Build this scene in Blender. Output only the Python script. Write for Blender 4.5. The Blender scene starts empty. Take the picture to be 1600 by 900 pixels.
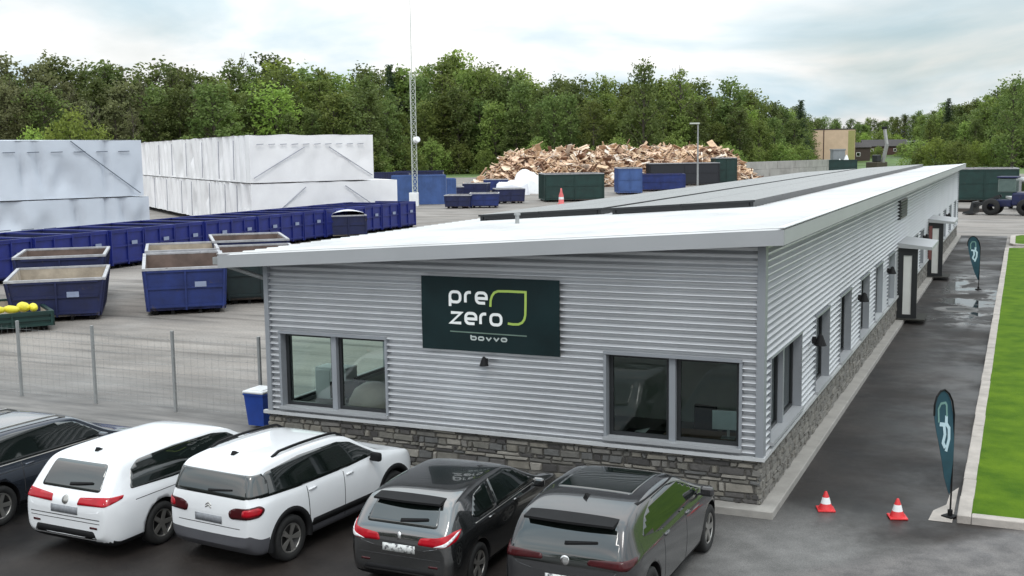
import bpy, bmesh, math, random
from mathutils import Vector, Matrix, noise as mnoise
from mathutils.bvhtree import BVHTree
R = math.radians
PI = math.pi
scn = bpy.context.scene
COL = scn.collection
random.seed(7)

# ------------------------------------------------------------------ camera
CF, CP, CR, CY = 1776.47, 0.1209, -0.01354, 0.42172
CAM = Vector((3.80, -18.28, 6.0))
_f = Vector((-math.sin(CY), math.cos(CY), 0)); _r = Vector((math.cos(CY), math.sin(CY), 0)); _u = Vector((0, 0, 1))
FW = _f * math.cos(CP) - _u * math.sin(CP)
U2 = _u * math.cos(CP) + _f * math.sin(CP)
RT = _r * math.cos(CR) + U2 * math.sin(CR)
UP = U2 * math.cos(CR) - _r * math.sin(CR)
cd = bpy.data.cameras.new('camera'); cam = bpy.data.objects.new('camera', cd); COL.objects.link(cam)
cd.sensor_width = 36.0; cd.lens = 36.0 * CF / 1600.0; cd.clip_start = 0.1; cd.clip_end = 6000
cam.matrix_world = Matrix(((RT.x, UP.x, -FW.x, CAM.x), (RT.y, UP.y, -FW.y, CAM.y), (RT.z, UP.z, -FW.z, CAM.z), (0, 0, 0, 1)))
scn.camera = cam

def ray(px, py):
    return FW + RT * ((px - 800) / CF) - UP * ((py - 450) / CF)
def ground(px, py, z=0.0):
    d = ray(px, py); t = (z - CAM.z) / d.z
    return CAM + d * t
def at(px, dist, z=0.0):            # point on the bearing of a picture column, at a distance over the ground
    d = ray(px, 235); h = Vector((d.x, d.y, 0)).normalized()
    return Vector((CAM.x + h.x * dist, CAM.y + h.y * dist, z))

# ------------------------------------------------------------------ sky and sun
SUN_EL, SUN_AZ = R(52), R(150)       # azimuth clockwise from +Y
w = bpy.data.worlds.new("World"); scn.world = w; w.use_nodes = True
nt = w.node_tree; N = nt.nodes; LK = nt.links; N.clear()
out = N.new('ShaderNodeOutputWorld'); bg = N.new('ShaderNodeBackground'); bg.inputs['Strength'].default_value = 0.1
sky = N.new('ShaderNodeTexSky'); sky.sky_type = 'NISHITA'; sky.sun_disc = False
sky.sun_elevation = SUN_EL; sky.sun_rotation = SUN_AZ; sky.air_density = 1.2; sky.dust_density = 2.0
tc = N.new('ShaderNodeTexCoord'); sep = N.new('ShaderNodeSeparateXYZ'); LK.new(tc.outputs['Generated'], sep.inputs[0])
def wmath(op, a, b=None):
    m = N.new('ShaderNodeMath'); m.operation = op
    for i, v in enumerate((a, b)):
        if v is None: continue
        if isinstance(v, (int, float)): m.inputs[i].default_value = v
        else: LK.new(v, m.inputs[i])
    return m.outputs[0]
zz = wmath('ADD', wmath('MAXIMUM', sep.outputs[2], 0.0), 0.24)
cmb = N.new('ShaderNodeCombineXYZ'); LK.new(wmath('DIVIDE', sep.outputs[0], zz), cmb.inputs[0]); LK.new(wmath('DIVIDE', sep.outputs[1], zz), cmb.inputs[1])
def wnoise(scale, detail, rough, off):
    mp = N.new('ShaderNodeMapping'); mp.inputs['Location'].default_value = off; LK.new(cmb.outputs[0], mp.inputs[0])
    n = N.new('ShaderNodeTexNoise'); n.inputs['Scale'].default_value = scale; n.inputs['Detail'].default_value = detail
    n.inputs['Roughness'].default_value = rough; n.inputs['Distortion'].default_value = 0.35; LK.new(mp.outputs[0], n.inputs['Vector']); return n.outputs[0]
n1 = wnoise(0.75, 8, 0.52, (3.1, 1.7, 0)); n2 = wnoise(1.6, 8, 0.50, (8.3, 4.2, 0))
def wramp(inp, stops):
    r = N.new('ShaderNodeValToRGB'); e = r.color_ramp.elements
    while len(e) < len(stops): e.new(0.5)
    for el, (p, c) in zip(e, stops): el.position = p; el.color = c
    LK.new(inp, r.inputs[0]); return r.outputs[0]
cloudcol = wramp(n2, [(0.33, (0.57, 0.72, 0.80, 1)), (0.46, (0.77, 0.86, 0.90, 1)), (0.57, (1, 1, 1, 1))])
cscale = N.new('ShaderNodeVectorMath'); cscale.operation = 'SCALE'; cscale.inputs['Scale'].default_value = 9.4; LK.new(cloudcol, cscale.inputs[0])
cover = wramp(n1, [(0.34, (0.55, 0.55, 0.55, 1)), (0.50, (1, 1, 1, 1))])
# an overcast sky is brighter overhead than at the horizon
LK.new(wmath('MULTIPLY', wmath('ADD', wmath('MULTIPLY', wmath('MAXIMUM', sep.outputs[2], 0.0), 1.5), 1.0), 10.0), cscale.inputs['Scale'])
mx = N.new('ShaderNodeMix'); mx.data_type = 'RGBA'; LK.new(cover, mx.inputs['Factor']); LK.new(sky.outputs[0], mx.inputs['A']); LK.new(cscale.outputs[0], mx.inputs['B'])
LK.new(mx.outputs['Result'], bg.inputs['Color']); LK.new(bg.outputs[0], out.inputs[0])
sd = bpy.data.lights.new('sun', 'SUN'); sd.energy = 0.9; sd.angle = R(18); sd.color = (1, 0.97, 0.92)
so = bpy.data.objects.new('sun', sd); COL.objects.link(so)
sdir = Vector((math.sin(SUN_AZ) * math.cos(SUN_EL), math.cos(SUN_AZ) * math.cos(SUN_EL), math.sin(SUN_EL)))
so.rotation_euler = sdir.to_track_quat('Z', 'Y').to_euler(); so.location = (0, 0, 60)
scn.view_settings.view_transform = 'Standard'; scn.view_settings.look = 'None'; scn.view_settings.exposure = 0.0; scn.view_settings.gamma = 1.0
scn.view_settings.use_curve_mapping = False
scn.render.engine = 'CYCLES'; scn.cycles.max_bounces = 6; scn.cycles.transparent_max_bounces = 12

# ------------------------------------------------------------------ materials
MATS = {}
def mat(name, col, rough=0.6, metal=0.0, var=0.12, scale=3.0, bump=0.0, bscale=20.0, coat=0.0, col2=None, thr=(0.4, 0.6), spec=0.5, rvar=0.0, det=5, rust=None):
    if name in MATS: return MATS[name]
    m = bpy.data.materials.new(name); m.use_nodes = True; t = m.node_tree; n = t.nodes; l = t.links
    b = n['Principled BSDF']; b.inputs['Roughness'].default_value = rough; b.inputs['Metallic'].default_value = metal
    b.inputs['Specular IOR Level'].default_value = spec
    if coat: b.inputs['Coat Weight'].default_value = coat; b.inputs['Coat Roughness'].default_value = 0.04
    tcn = n.new('ShaderNodeTexCoord'); nz = n.new('ShaderNodeTexNoise'); nz.inputs['Scale'].default_value = scale; nz.inputs['Detail'].default_value = det
    nz.inputs['Roughness'].default_value = 0.6
    l.new(tcn.outputs['Object'], nz.inputs['Vector'])
    rp = n.new('ShaderNodeValToRGB'); e = rp.color_ramp.elements
    if col2 is None:
        e[0].position = 0.3; e[1].position = 0.7
        e[0].color = (*[c * (1 - var) for c in col], 1); e[1].color = (*[min(1, c * (1 + var)) for c in col], 1)
    else:
        e[0].position, e[1].position = thr; e[0].color = (*col, 1); e[1].color = (*col2, 1)
    l.new(nz.outputs[0], rp.inputs[0]); l.new(rp.outputs[0], b.inputs['Base Color'])
    if rvar:
        mr = n.new('ShaderNodeMapRange'); mr.inputs['From Min'].default_value = 0.35; mr.inputs['From Max'].default_value = 0.65
        mr.inputs['To Min'].default_value = max(0.02, rough - rvar); mr.inputs['To Max'].default_value = rough + rvar
        nz2 = n.new('ShaderNodeTexNoise'); nz2.inputs['Scale'].default_value = scale * 0.6; nz2.inputs['Detail'].default_value = 6; l.new(tcn.outputs['Object'], nz2.inputs['Vector'])
        l.new(nz2.outputs[0], mr.inputs[0]); l.new(mr.outputs[0], b.inputs['Roughness'])
    if bump:
        nb = n.new('ShaderNodeTexNoise'); nb.inputs['Scale'].default_value = bscale; nb.inputs['Detail'].default_value = 6; l.new(tcn.outputs['Object'], nb.inputs['Vector'])
        bp = n.new('ShaderNodeBump'); bp.inputs['Strength'].default_value = bump; bp.inputs['Distance'].default_value = 0.02
        l.new(nb.outputs[0], bp.inputs['Height']); l.new(bp.outputs[0], b.inputs['Normal'])
    if rust:
        nr = n.new('ShaderNodeTexNoise'); nr.inputs['Scale'].default_value = 2.3; nr.inputs['Detail'].default_value = 9; nr.inputs['Roughness'].default_value = .72; l.new(tcn.outputs['Object'], nr.inputs['Vector'])
        rr_ = n.new('ShaderNodeValToRGB'); rr_.color_ramp.elements[0].position = .60; rr_.color_ramp.elements[1].position = .68; l.new(nr.outputs[0], rr_.inputs[0])
        mm = n.new('ShaderNodeMix'); mm.data_type = 'RGBA'; l.new(rr_.outputs[0], mm.inputs['Factor']); l.new(rp.outputs[0], mm.inputs['A']); mm.inputs['B'].default_value = (*rust, 1); l.new(mm.outputs['Result'], b.inputs['Base Color'])
    MATS[name] = m; return m
def attr_mat(name, rough=0.85, bump=0.5, bscale=25, tint=(1, 1, 1)):
    m = bpy.data.materials.new(name); m.use_nodes = True; t = m.node_tree; n = t.nodes; l = t.links
    b = n['Principled BSDF']; b.inputs['Roughness'].default_value = rough
    a = n.new('ShaderNodeAttribute'); a.attribute_name = 'tone'
    tcn = n.new('ShaderNodeTexCoord'); nz = n.new('ShaderNodeTexNoise'); nz.inputs['Scale'].default_value = 9; nz.inputs['Detail'].default_value = 6; l.new(tcn.outputs['Object'], nz.inputs['Vector'])
    mr = n.new('ShaderNodeMapRange'); mr.inputs['To Min'].default_value = 0.6; mr.inputs['To Max'].default_value = 1.4; l.new(nz.outputs[0], mr.inputs[0])
    sc = n.new('ShaderNodeVectorMath'); sc.operation = 'SCALE'; l.new(a.outputs['Color'], sc.inputs[0]); l.new(mr.outputs[0], sc.inputs['Scale']); l.new(sc.outputs[0], b.inputs['Base Color'])
    nb = n.new('ShaderNodeTexNoise'); nb.inputs['Scale'].default_value = bscale; nb.inputs['Detail'].default_value = 6; l.new(tcn.outputs['Object'], nb.inputs['Vector'])
    bp = n.new('ShaderNodeBump'); bp.inputs['Strength'].default_value = bump; bp.inputs['Distance'].default_value = 0.02; l.new(nb.outputs[0], bp.inputs['Height']); l.new(bp.outputs[0], b.inputs['Normal'])
    MATS[name] = m; return m
def glass_mat(name, tint=(0.78, 0.88, 0.84)):
    m = bpy.data.materials.new(name); m.use_nodes = True; t = m.node_tree; n = t.nodes; l = t.links; n.clear()
    o = n.new('ShaderNodeOutputMaterial'); tr = n.new('ShaderNodeBsdfTransparent'); tr.inputs[0].default_value = (*tint, 1)
    g = n.new('ShaderNodeBsdfGlossy'); g.inputs['Roughness'].default_value = 0.02; g.inputs['Color'].default_value = (0.9, 0.95, 0.95, 1)
    f = n.new('ShaderNodeFresnel'); f.inputs[0].default_value = 1.65
    mxs = n.new('ShaderNodeMixShader'); l.new(f.outputs[0], mxs.inputs[0]); l.new(tr.outputs[0], mxs.inputs[1]); l.new(g.outputs[0], mxs.inputs[2]); l.new(mxs.outputs[0], o.inputs[0])
    MATS[name] = m; return m

clad = mat('cladding_metal', (0.58, 0.59, 0.61), 0.38, 0.5, 0.08, 0.5, rvar=0.08)
trim = mat('trim_metal', (0.27, 0.285, 0.31), 0.45, 0.2, 0.06, 1.5)
fasc = mat('fascia_metal', (0.37, 0.38, 0.395), 0.45, 0.15, 0.05, 0.7)
roofm = mat('roof_sheet', (0.50, 0.505, 0.51), 0.6, 0.0, 0.1, 0.35, col2=(0.60, 0.605, 0.61), thr=(.36, .52), det=9)
frame = mat('frame_grey', (0.23, 0.25, 0.26), 0.5, 0.1, 0.08)
darkf = mat('frame_dark', (0.018, 0.02, 0.022), 0.4, 0.0, 0.1)
glassb = glass_mat('window_glass')
conc = mat('concrete', (0.29, 0.275, 0.255), 0.85, 0, 0.18, 2.2, 0.35, 30)
kerbm = mat('kerb_stone', (0.38, 0.345, 0.315), 0.85, 0, 0.2, 2.5, 0.4, 25)
stonem = attr_mat('plinth_stone')
mortar = mat('mortar', (0.095, 0.09, 0.082), 0.95, 0, 0.2, 8, 0.5, 40)
inwall = mat('interior_wall', (0.55, 0.58, 0.54), 0.8, 0, 0.05)
infloor = mat('interior_floor', (0.16, 0.15, 0.14), 0.6, 0, 0.1)
blackp = mat('black_plastic', (0.010, 0.010, 0.011), 0.65, 0, 0.15, spec=.2)
rubber = mat('tyre_rubber', (0.012, 0.012, 0.012), 0.8, 0, 0.2, 10)
solar = mat('solar_cell', (0.20, 0.205, 0.205), 0.34, 0.0, 0.08, 0.6, spec=0.6)
signm = mat('sign_cloth', (0.004, 0.016, 0.018), 0.6, 0, 0.25, 1.2, 0.15, 3, spec=.25)
whitep = mat('white_print', (0.82, 0.84, 0.84), 0.6, 0, 0.03)
greenp = mat('green_print', (0.36, 0.50, 0.10), 0.6, 0, 0.05)
dimp = mat('dim_print', (0.12, 0.18, 0.15), 0.6, 0, 0.1)
dimw = mat('pale_print', (0.40, 0.45, 0.44), 0.6, 0, 0.1)
bluec = mat('blue_container_paint', (0.008, 0.022, 0.125), 0.5, 0, 0.35, 1.3, 0.15, 12, rust=(.075, .06, .055))
navyc = mat('navy_container_paint', (0.006, 0.011, 0.058), 0.5, 0, 0.35, 1.3, 0.15, 12, rust=(.06, .05, .05))
ribblue = mat('faded_blue_paint', (0.045, 0.095, 0.26), 0.55, 0, 0.25, 0.8, 0.1, 10)
greenc = mat('dark_green_container_paint', (0.005, 0.030, 0.026), 0.5, 0, 0.3, 1.2, 0.15, 12, rust=(.05, .05, .042))
rimm = mat('worn_rim_steel', (0.40, 0.40, 0.42), 0.55, 0.2, 0.25, 3, rust=(.08, .07, .08))
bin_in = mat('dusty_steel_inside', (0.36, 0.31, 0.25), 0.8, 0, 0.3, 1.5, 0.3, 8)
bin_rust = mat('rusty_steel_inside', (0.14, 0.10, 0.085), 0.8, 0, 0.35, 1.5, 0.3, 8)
wrapw = mat('white_wrap', (0.84, 0.83, 0.845), 0.42, 0, 0.06, 0.35, 0.6, 1.6)
wrapb = mat('pale_blue_wrap', (0.57, 0.615, 0.69), 0.42, 0, 0.08, 0.3, 0.6, 1.4)
seamd = mat('wrap_seam', (0.10, 0.12, 0.16), 0.7, 0, 0.2)
steel = mat('galvanised_steel', (0.33, 0.34, 0.34), 0.5, 0.4, 0.15)
mastm = mat('pale_mast_steel', (0.50, 0.53, 0.48), 0.6, 0.1, 0.15)
yellow = mat('yellow_plastic', (0.70, 0.62, 0.04), 0.5, 0, 0.15)
redp = mat('red_plastic', (0.62, 0.025, 0.03), 0.45, 0, 0.1)
pinkp = mat('faded_red_plastic', (0.60, 0.13, 0.13), 0.6, 0, 0.1)
barrelm = mat('blue_plastic', (0.015, 0.055, 0.30), 0.4, 0, 0.15)
whitem = mat('white_plastic', (0.78, 0.79, 0.80), 0.45, 0, 0.05)
flagm = mat('flag_cloth', (0.012, 0.055, 0.080), 0.7, 0, 0.2, 3)
flagp = mat('flag_print', (0.42, 0.56, 0.62), 0.7, 0, 0.1)
flagg = mat('flag_green_print', (0.14, 0.26, 0.24), 0.7, 0, 0.1)
tanw = mat('tan_house_wall', (0.62, 0.45, 0.33), 0.85, 0, 0.1, 0.4)
redw = mat('dark_red_house_wall', (0.075, 0.038, 0.034), 0.85, 0, 0.15, 0.5)
tile = mat('dark_roof_tile', (0.05, 0.045, 0.045), 0.8, 0, 0.2)
bark = mat('bark', (0.08, 0.068, 0.052), 0.9, 0, 0.3, 4)

# ------------------------------------------------------------------ mesh helpers
class MB:
    def __init__(s): s.v = []; s.f = []; s.m = []; s.sm = []
    def add(s, vs, fs, mi=0, smooth=False):
        o = len(s.v); s.v += [tuple(v) for v in vs]
        for f in fs: s.f.append([i + o for i in f]); s.m.append(mi); s.sm.append(smooth)
    def box(s, c, d, mi=0, rz=0.0, M=None, bev=0.0):
        x, y, z = d[0] / 2, d[1] / 2, d[2] / 2
        if bev:
            b = min(bev, x * .9, y * .9, z * .9)
            bm = bmesh.new(); bmesh.ops.create_cube(bm, size=1.0)
            for v in bm.verts: v.co = Vector((v.co.x * 2 * x, v.co.y * 2 * y, v.co.z * 2 * z))
            bmesh.ops.bevel(bm, geom=bm.edges[:], offset=b, segments=2, profile=0.5, affect='EDGES')
            bm.verts.index_update(); P = [v.co.copy() for v in bm.verts]; F = [[v.index for v in f.verts] for f in bm.faces]; bm.free()
        else:
            P = [Vector((a * x, b_ * y, c_ * z)) for a in (-1, 1) for b_ in (-1, 1) for c_ in (-1, 1)]
            F = [(0, 1, 3, 2), (4, 6, 7, 5), (0, 4, 5, 1), (2, 3, 7, 6), (0, 2, 6, 4), (1, 5, 7, 3)]
        rm = Matrix.Rotation(rz, 3, 'Z') if M is None else M
        s.add([rm @ p + Vector(c) for p in P], F, mi)
    def b2(s, x0, x1, y0, y1, z0, z1, mi=0, bev=0.0):
        s.box(((x0 + x1) / 2, (y0 + y1) / 2, (z0 + z1) / 2), (x1 - x0, y1 - y0, z1 - z0), mi, bev=bev)
    def bar(s, a, b, w, h=None, mi=0):
        a, b = Vector(a), Vector(b); h = h or w; d = (b - a); L = d.length
        if L < 1e-6: return
        q = d.to_track_quat('X', 'Z').to_matrix()
        s.box((a + b) / 2, (L, w, h), mi, M=q)
    def cyl(s, a, b, r0, r1=None, n=12, mi=0, cap=True, smooth=True):
        a, b = Vector(a), Vector(b); r1 = r0 if r1 is None else r1
        q = (b - a).to_track_quat('Z', 'Y').to_matrix(); vs = []
        for c, r in ((a, r0), (b, r1)):
            for i in range(n): vs.append(c + q @ Vector((r * math.cos(2 * PI * i / n), r * math.sin(2 * PI * i / n), 0)))
        s.add(vs, [(i, (i + 1) % n, n + (i + 1) % n, n + i) for i in range(n)], mi, smooth)
        if cap: s.add(vs, [list(range(n))[::-1], [n + i for i in range(n)]], mi)
    def tube(s, pts, r, n=6, mi=0):
        for a, b in zip(pts[:-1], pts[1:]): s.cyl(a, b, r, r, n, mi)
    def lathe(s, prof, M=None, n=24, mi=0):      # prof: (r,z); axis local Z
        M = M or Matrix.Identity(4); k = len(prof); vs = []
        for i in range(n):
            a = 2 * PI * i / n
            for r, z in prof: vs.append(M @ Vector((r * math.cos(a), r * math.sin(a), z)))
        s.add(vs, [(i * k + j, ((i + 1) % n) * k + j, ((i + 1) % n) * k + j + 1, i * k + j + 1) for i in range(n) for j in range(k - 1)], mi, True)
    def prism(s, poly, fn, d, mi=0):             # poly 2D; fn(u,v,depth)->3D ; from depth 0 to d
        n = len(poly); vs = [fn(u, v, 0) for u, v in poly] + [fn(u, v, d) for u, v in poly]
        s.add(vs, [list(range(n))[::-1], [n + i for i in range(n)]] + [(i, (i + 1) % n, n + (i + 1) % n, n + i) for i in range(n)], mi)
    def build(s, name, mats, parent=None, loc=None, rz=0.0):
        me = bpy.data.meshes.new(name); me.from_pydata(s.v, [], s.f)
        for m in (mats if isinstance(mats, (list, tuple)) else [mats]): me.materials.append(m)
        me.polygons.foreach_set('material_index', s.m); me.polygons.foreach_set('use_smooth', s.sm)
        bm = bmesh.new(); bm.from_mesh(me); bmesh.ops.recalc_face_normals(bm, faces=bm.faces); bm.to_mesh(me); bm.free()
        me.update(); return link(name, me, parent, loc, rz)
def link(name, me, parent=None, loc=None, rz=0.0):
    o = bpy.data.objects.new(name, me); COL.objects.link(o)
    if parent: o.parent = parent
    if loc is not None: o.location = loc
    if rz: o.rotation_euler.z = rz
    return o
def tag(o, label, cat, group=None, kind=None):
    if label: o['label'] = label
    if cat: o['category'] = cat
    if group: o['group'] = group
    if kind: o['kind'] = kind
    return o
def thing(name, label, cat, loc=(0, 0, 0), rz=0.0, group=None):
    o = bpy.data.objects.new(name, None); COL.objects.link(o); o.location = loc; o.rotation_euler.z = rz
    return tag(o, label, cat, group)
def dup(root, loc, rz=None, label=None, scale=None):
    def rec(o, par):
        c = o.copy(); COL.objects.link(c)
        if par: c.parent = par
        for ch in list(o.children): rec(ch, c)
        return c
    c = rec(root, None); c.location = loc
    if rz is not None: c.rotation_euler.z = rz
    if scale is not None: c.scale = scale
    if label: c['label'] = label
    return c
def pchip(pts):
    xs = [p[0] for p in pts]; ys = [p[1] for p in pts]; n = len(xs)
    h = [xs[i + 1] - xs[i] for i in range(n - 1)]; d = [(ys[i + 1] - ys[i]) / h[i] for i in range(n - 1)]
    m = [d[0]] + [0 if d[i - 1] * d[i] <= 0 else 2 / (1 / d[i - 1] + 1 / d[i]) for i in range(1, n - 1)] + [d[-1]]
    def f(x):
        if x <= xs[0]: return ys[0]
        if x >= xs[-1]: return ys[-1]
        i = max(k for k in range(n - 1) if xs[k] <= x); t = (x - xs[i]) / h[i]
        return (2*t**3-3*t*t+1)*ys[i] + (t**3-2*t*t+t)*h[i]*m[i] + (-2*t**3+3*t*t)*ys[i+1] + (t**3-t*t)*h[i]*m[i+1]
    return f

# ------------------------------------------------------------------ ground
def smooth01(t): t = max(0, min(1, t)); return t * t * (3 - 2 * t)
def hill(x, y):
    d = math.hypot(x - CAM.x, y - CAM.y)
    return 7.0 * smooth01((d - 330) / 120) * smooth01((x + 130) / 90) * (1 - 0.55 * smooth01((x + 20) / 80))
g = MB()
gx = [-3000, -1500, -800, -500, -350] + [-300 + 12 * i for i in range(42)] + [220, 400, 800, 1500, 3000]
gy = [-600, -200, -80, -40, 0, 40, 80, 120, 160, 200, 240, 280] + [300 + 12 * i for i in range(25)] + [620, 700, 900, 1500, 4000]
vs = [(x, y, hill(x, y) if y > 200 else 0.0) for y in gy for x in gx]; nx = len(gx)
g.add(vs, [(j * nx + i, j * nx + i + 1, (j + 1) * nx + i + 1, (j + 1) * nx + i) for j in range(len(gy) - 1) for i in range(nx - 1)], 0, True)
def ground_mat():
    m = bpy.data.materials.new('yard_ground'); m.use_nodes = True; t = m.node_tree; n = t.nodes; l = t.links
    b = n['Principled BSDF']; tcn = n.new('ShaderNodeTexCoord'); sp = n.new('ShaderNodeSeparateXYZ'); l.new(tcn.outputs['Object'], sp.inputs[0])
    def nz(scale, det=6, stretch=None):
        k = n.new('ShaderNodeTexNoise'); k.inputs['Scale'].default_value = scale; k.inputs['Detail'].default_value = det; k.inputs['Roughness'].default_value = 0.62
        if stretch:
            mp = n.new('ShaderNodeMapping'); mp.inputs['Scale'].default_value = stretch; mp.inputs['Rotation'].default_value = (0, 0, R(20)); l.new(tcn.outputs['Object'], mp.inputs[0]); l.new(mp.outputs[0], k.inputs['Vector'])
        else: l.new(tcn.outputs['Object'], k.inputs['Vector'])
        return k.outputs[0]
    def ramp(i, st):
        r = n.new('ShaderNodeValToRGB'); e = r.color_ramp.elements
        while len(e) < len(st): e.new(0.5)
        for el, (p, c) in zip(e, st): el.position = p; el.color = (*c, 1)
        l.new(i, r.inputs[0]); return r.outputs[0]
    grav = ramp(nz(0.16, 8, (1, 2.2, 1)), [(0.30, (0.115, 0.106, 0.097)), (0.48, (0.205, 0.186, 0.169)), (0.68, (0.27, 0.246, 0.225))])
    fine = ramp(nz(14, 6), [(0.3, (0.75, 0.75, 0.75)), (0.7, (1.2, 1.2, 1.2))])
    mul = n.new('ShaderNodeMix'); mul.data_type = 'RGBA'; mul.blend_type = 'MULTIPLY'; mul.inputs['Factor'].default_value = 1; l.new(grav, mul.inputs['A']); l.new(fine, mul.inputs['B'])
    trk = n.new('ShaderNodeMix'); trk.data_type = 'RGBA'; trk.blend_type = 'MULTIPLY'; trk.inputs['Factor'].default_value = 1; l.new(mul.outputs['Result'], trk.inputs['A'])
    l.new(ramp(nz(0.9, 7, (0.10, 1.6, 1)), [(0.36, (0.55, 0.54, 0.53)), (0.47, (1, 1, 1)), (0.62, (1.12, 1.11, 1.1))]), trk.inputs['B']); mul = trk
    # damp strip of ground along the fence
    def mr(i, a, b2, c=0, d=1):
        k = n.new('ShaderNodeMapRange'); k.inputs['From Min'].default_value = a; k.inputs['From Max'].default_value = b2; k.inputs['To Min'].default_value = c; k.inputs['To Max'].default_value = d; l.new(i, k.inputs[0]); return k.outputs[0]
    def mth(op, a, b2):
        k = n.new('ShaderNodeMath'); k.operation = op
        for i, v in enumerate((a, b2)):
            if isinstance(v, (int, float)): k.inputs[i].default_value = v
            else: l.new(v, k.inputs[i])
        return k.outputs[0]
    yn = mth('ADD', sp.outputs[1], mth('MULTIPLY', nz(0.35, 5, (0.5, 1.6, 1)), 7.0))
    damp = mr(yn, 11.0, 6.0)
    d1 = n.new('ShaderNodeMix'); d1.data_type = 'RGBA'; l.new(damp, d1.inputs['Factor']); l.new(mul.outputs['Result'], d1.inputs['A'])
    l.new(ramp(nz(0.8, 6, (0.4, 2.5, 1)), [(0.35, (0.085, 0.082, 0.08)), (0.65, (0.20, 0.19, 0.18))]), d1.inputs['B'])
    # grass far away
    far = mth('MAXIMUM', mr(mth('ADD', sp.outputs[1], mth('MULTIPLY', nz(0.03, 4), 60)), 250, 262), mth('MULTIPLY', mr(sp.outputs[1], 208, 214), mr(sp.outputs[0], -100, -106)))
    gr = ramp(nz(0.08, 8), [(0.35, (0.045, 0.075, 0.018)), (0.55, (0.085, 0.15, 0.03)), (0.7, (0.14, 0.17, 0.055))])
    d2 = n.new('ShaderNodeMix'); d2.data_type = 'RGBA'; l.new(far, d2.inputs['Factor']); l.new(d1.outputs['Result'], d2.inputs['A']); l.new(gr, d2.inputs['B'])
    l.new(d2.outputs['Result'], b.inputs['Base Color']); l.new(mr(nz(0.3, 5), 0.35, 0.65, 0.55, 0.95), b.inputs['Roughness'])
    bp = n.new('ShaderNodeBump'); bp.inputs['Strength'].default_value = 0.5; bp.inputs['Distance'].default_value = 0.03; l.new(nz(9, 8), bp.inputs['Height']); l.new(bp.outputs[0], b.inputs['Normal'])
    return m
tag(g.build('ground', ground_mat()), None, None, kind='structure')

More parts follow.
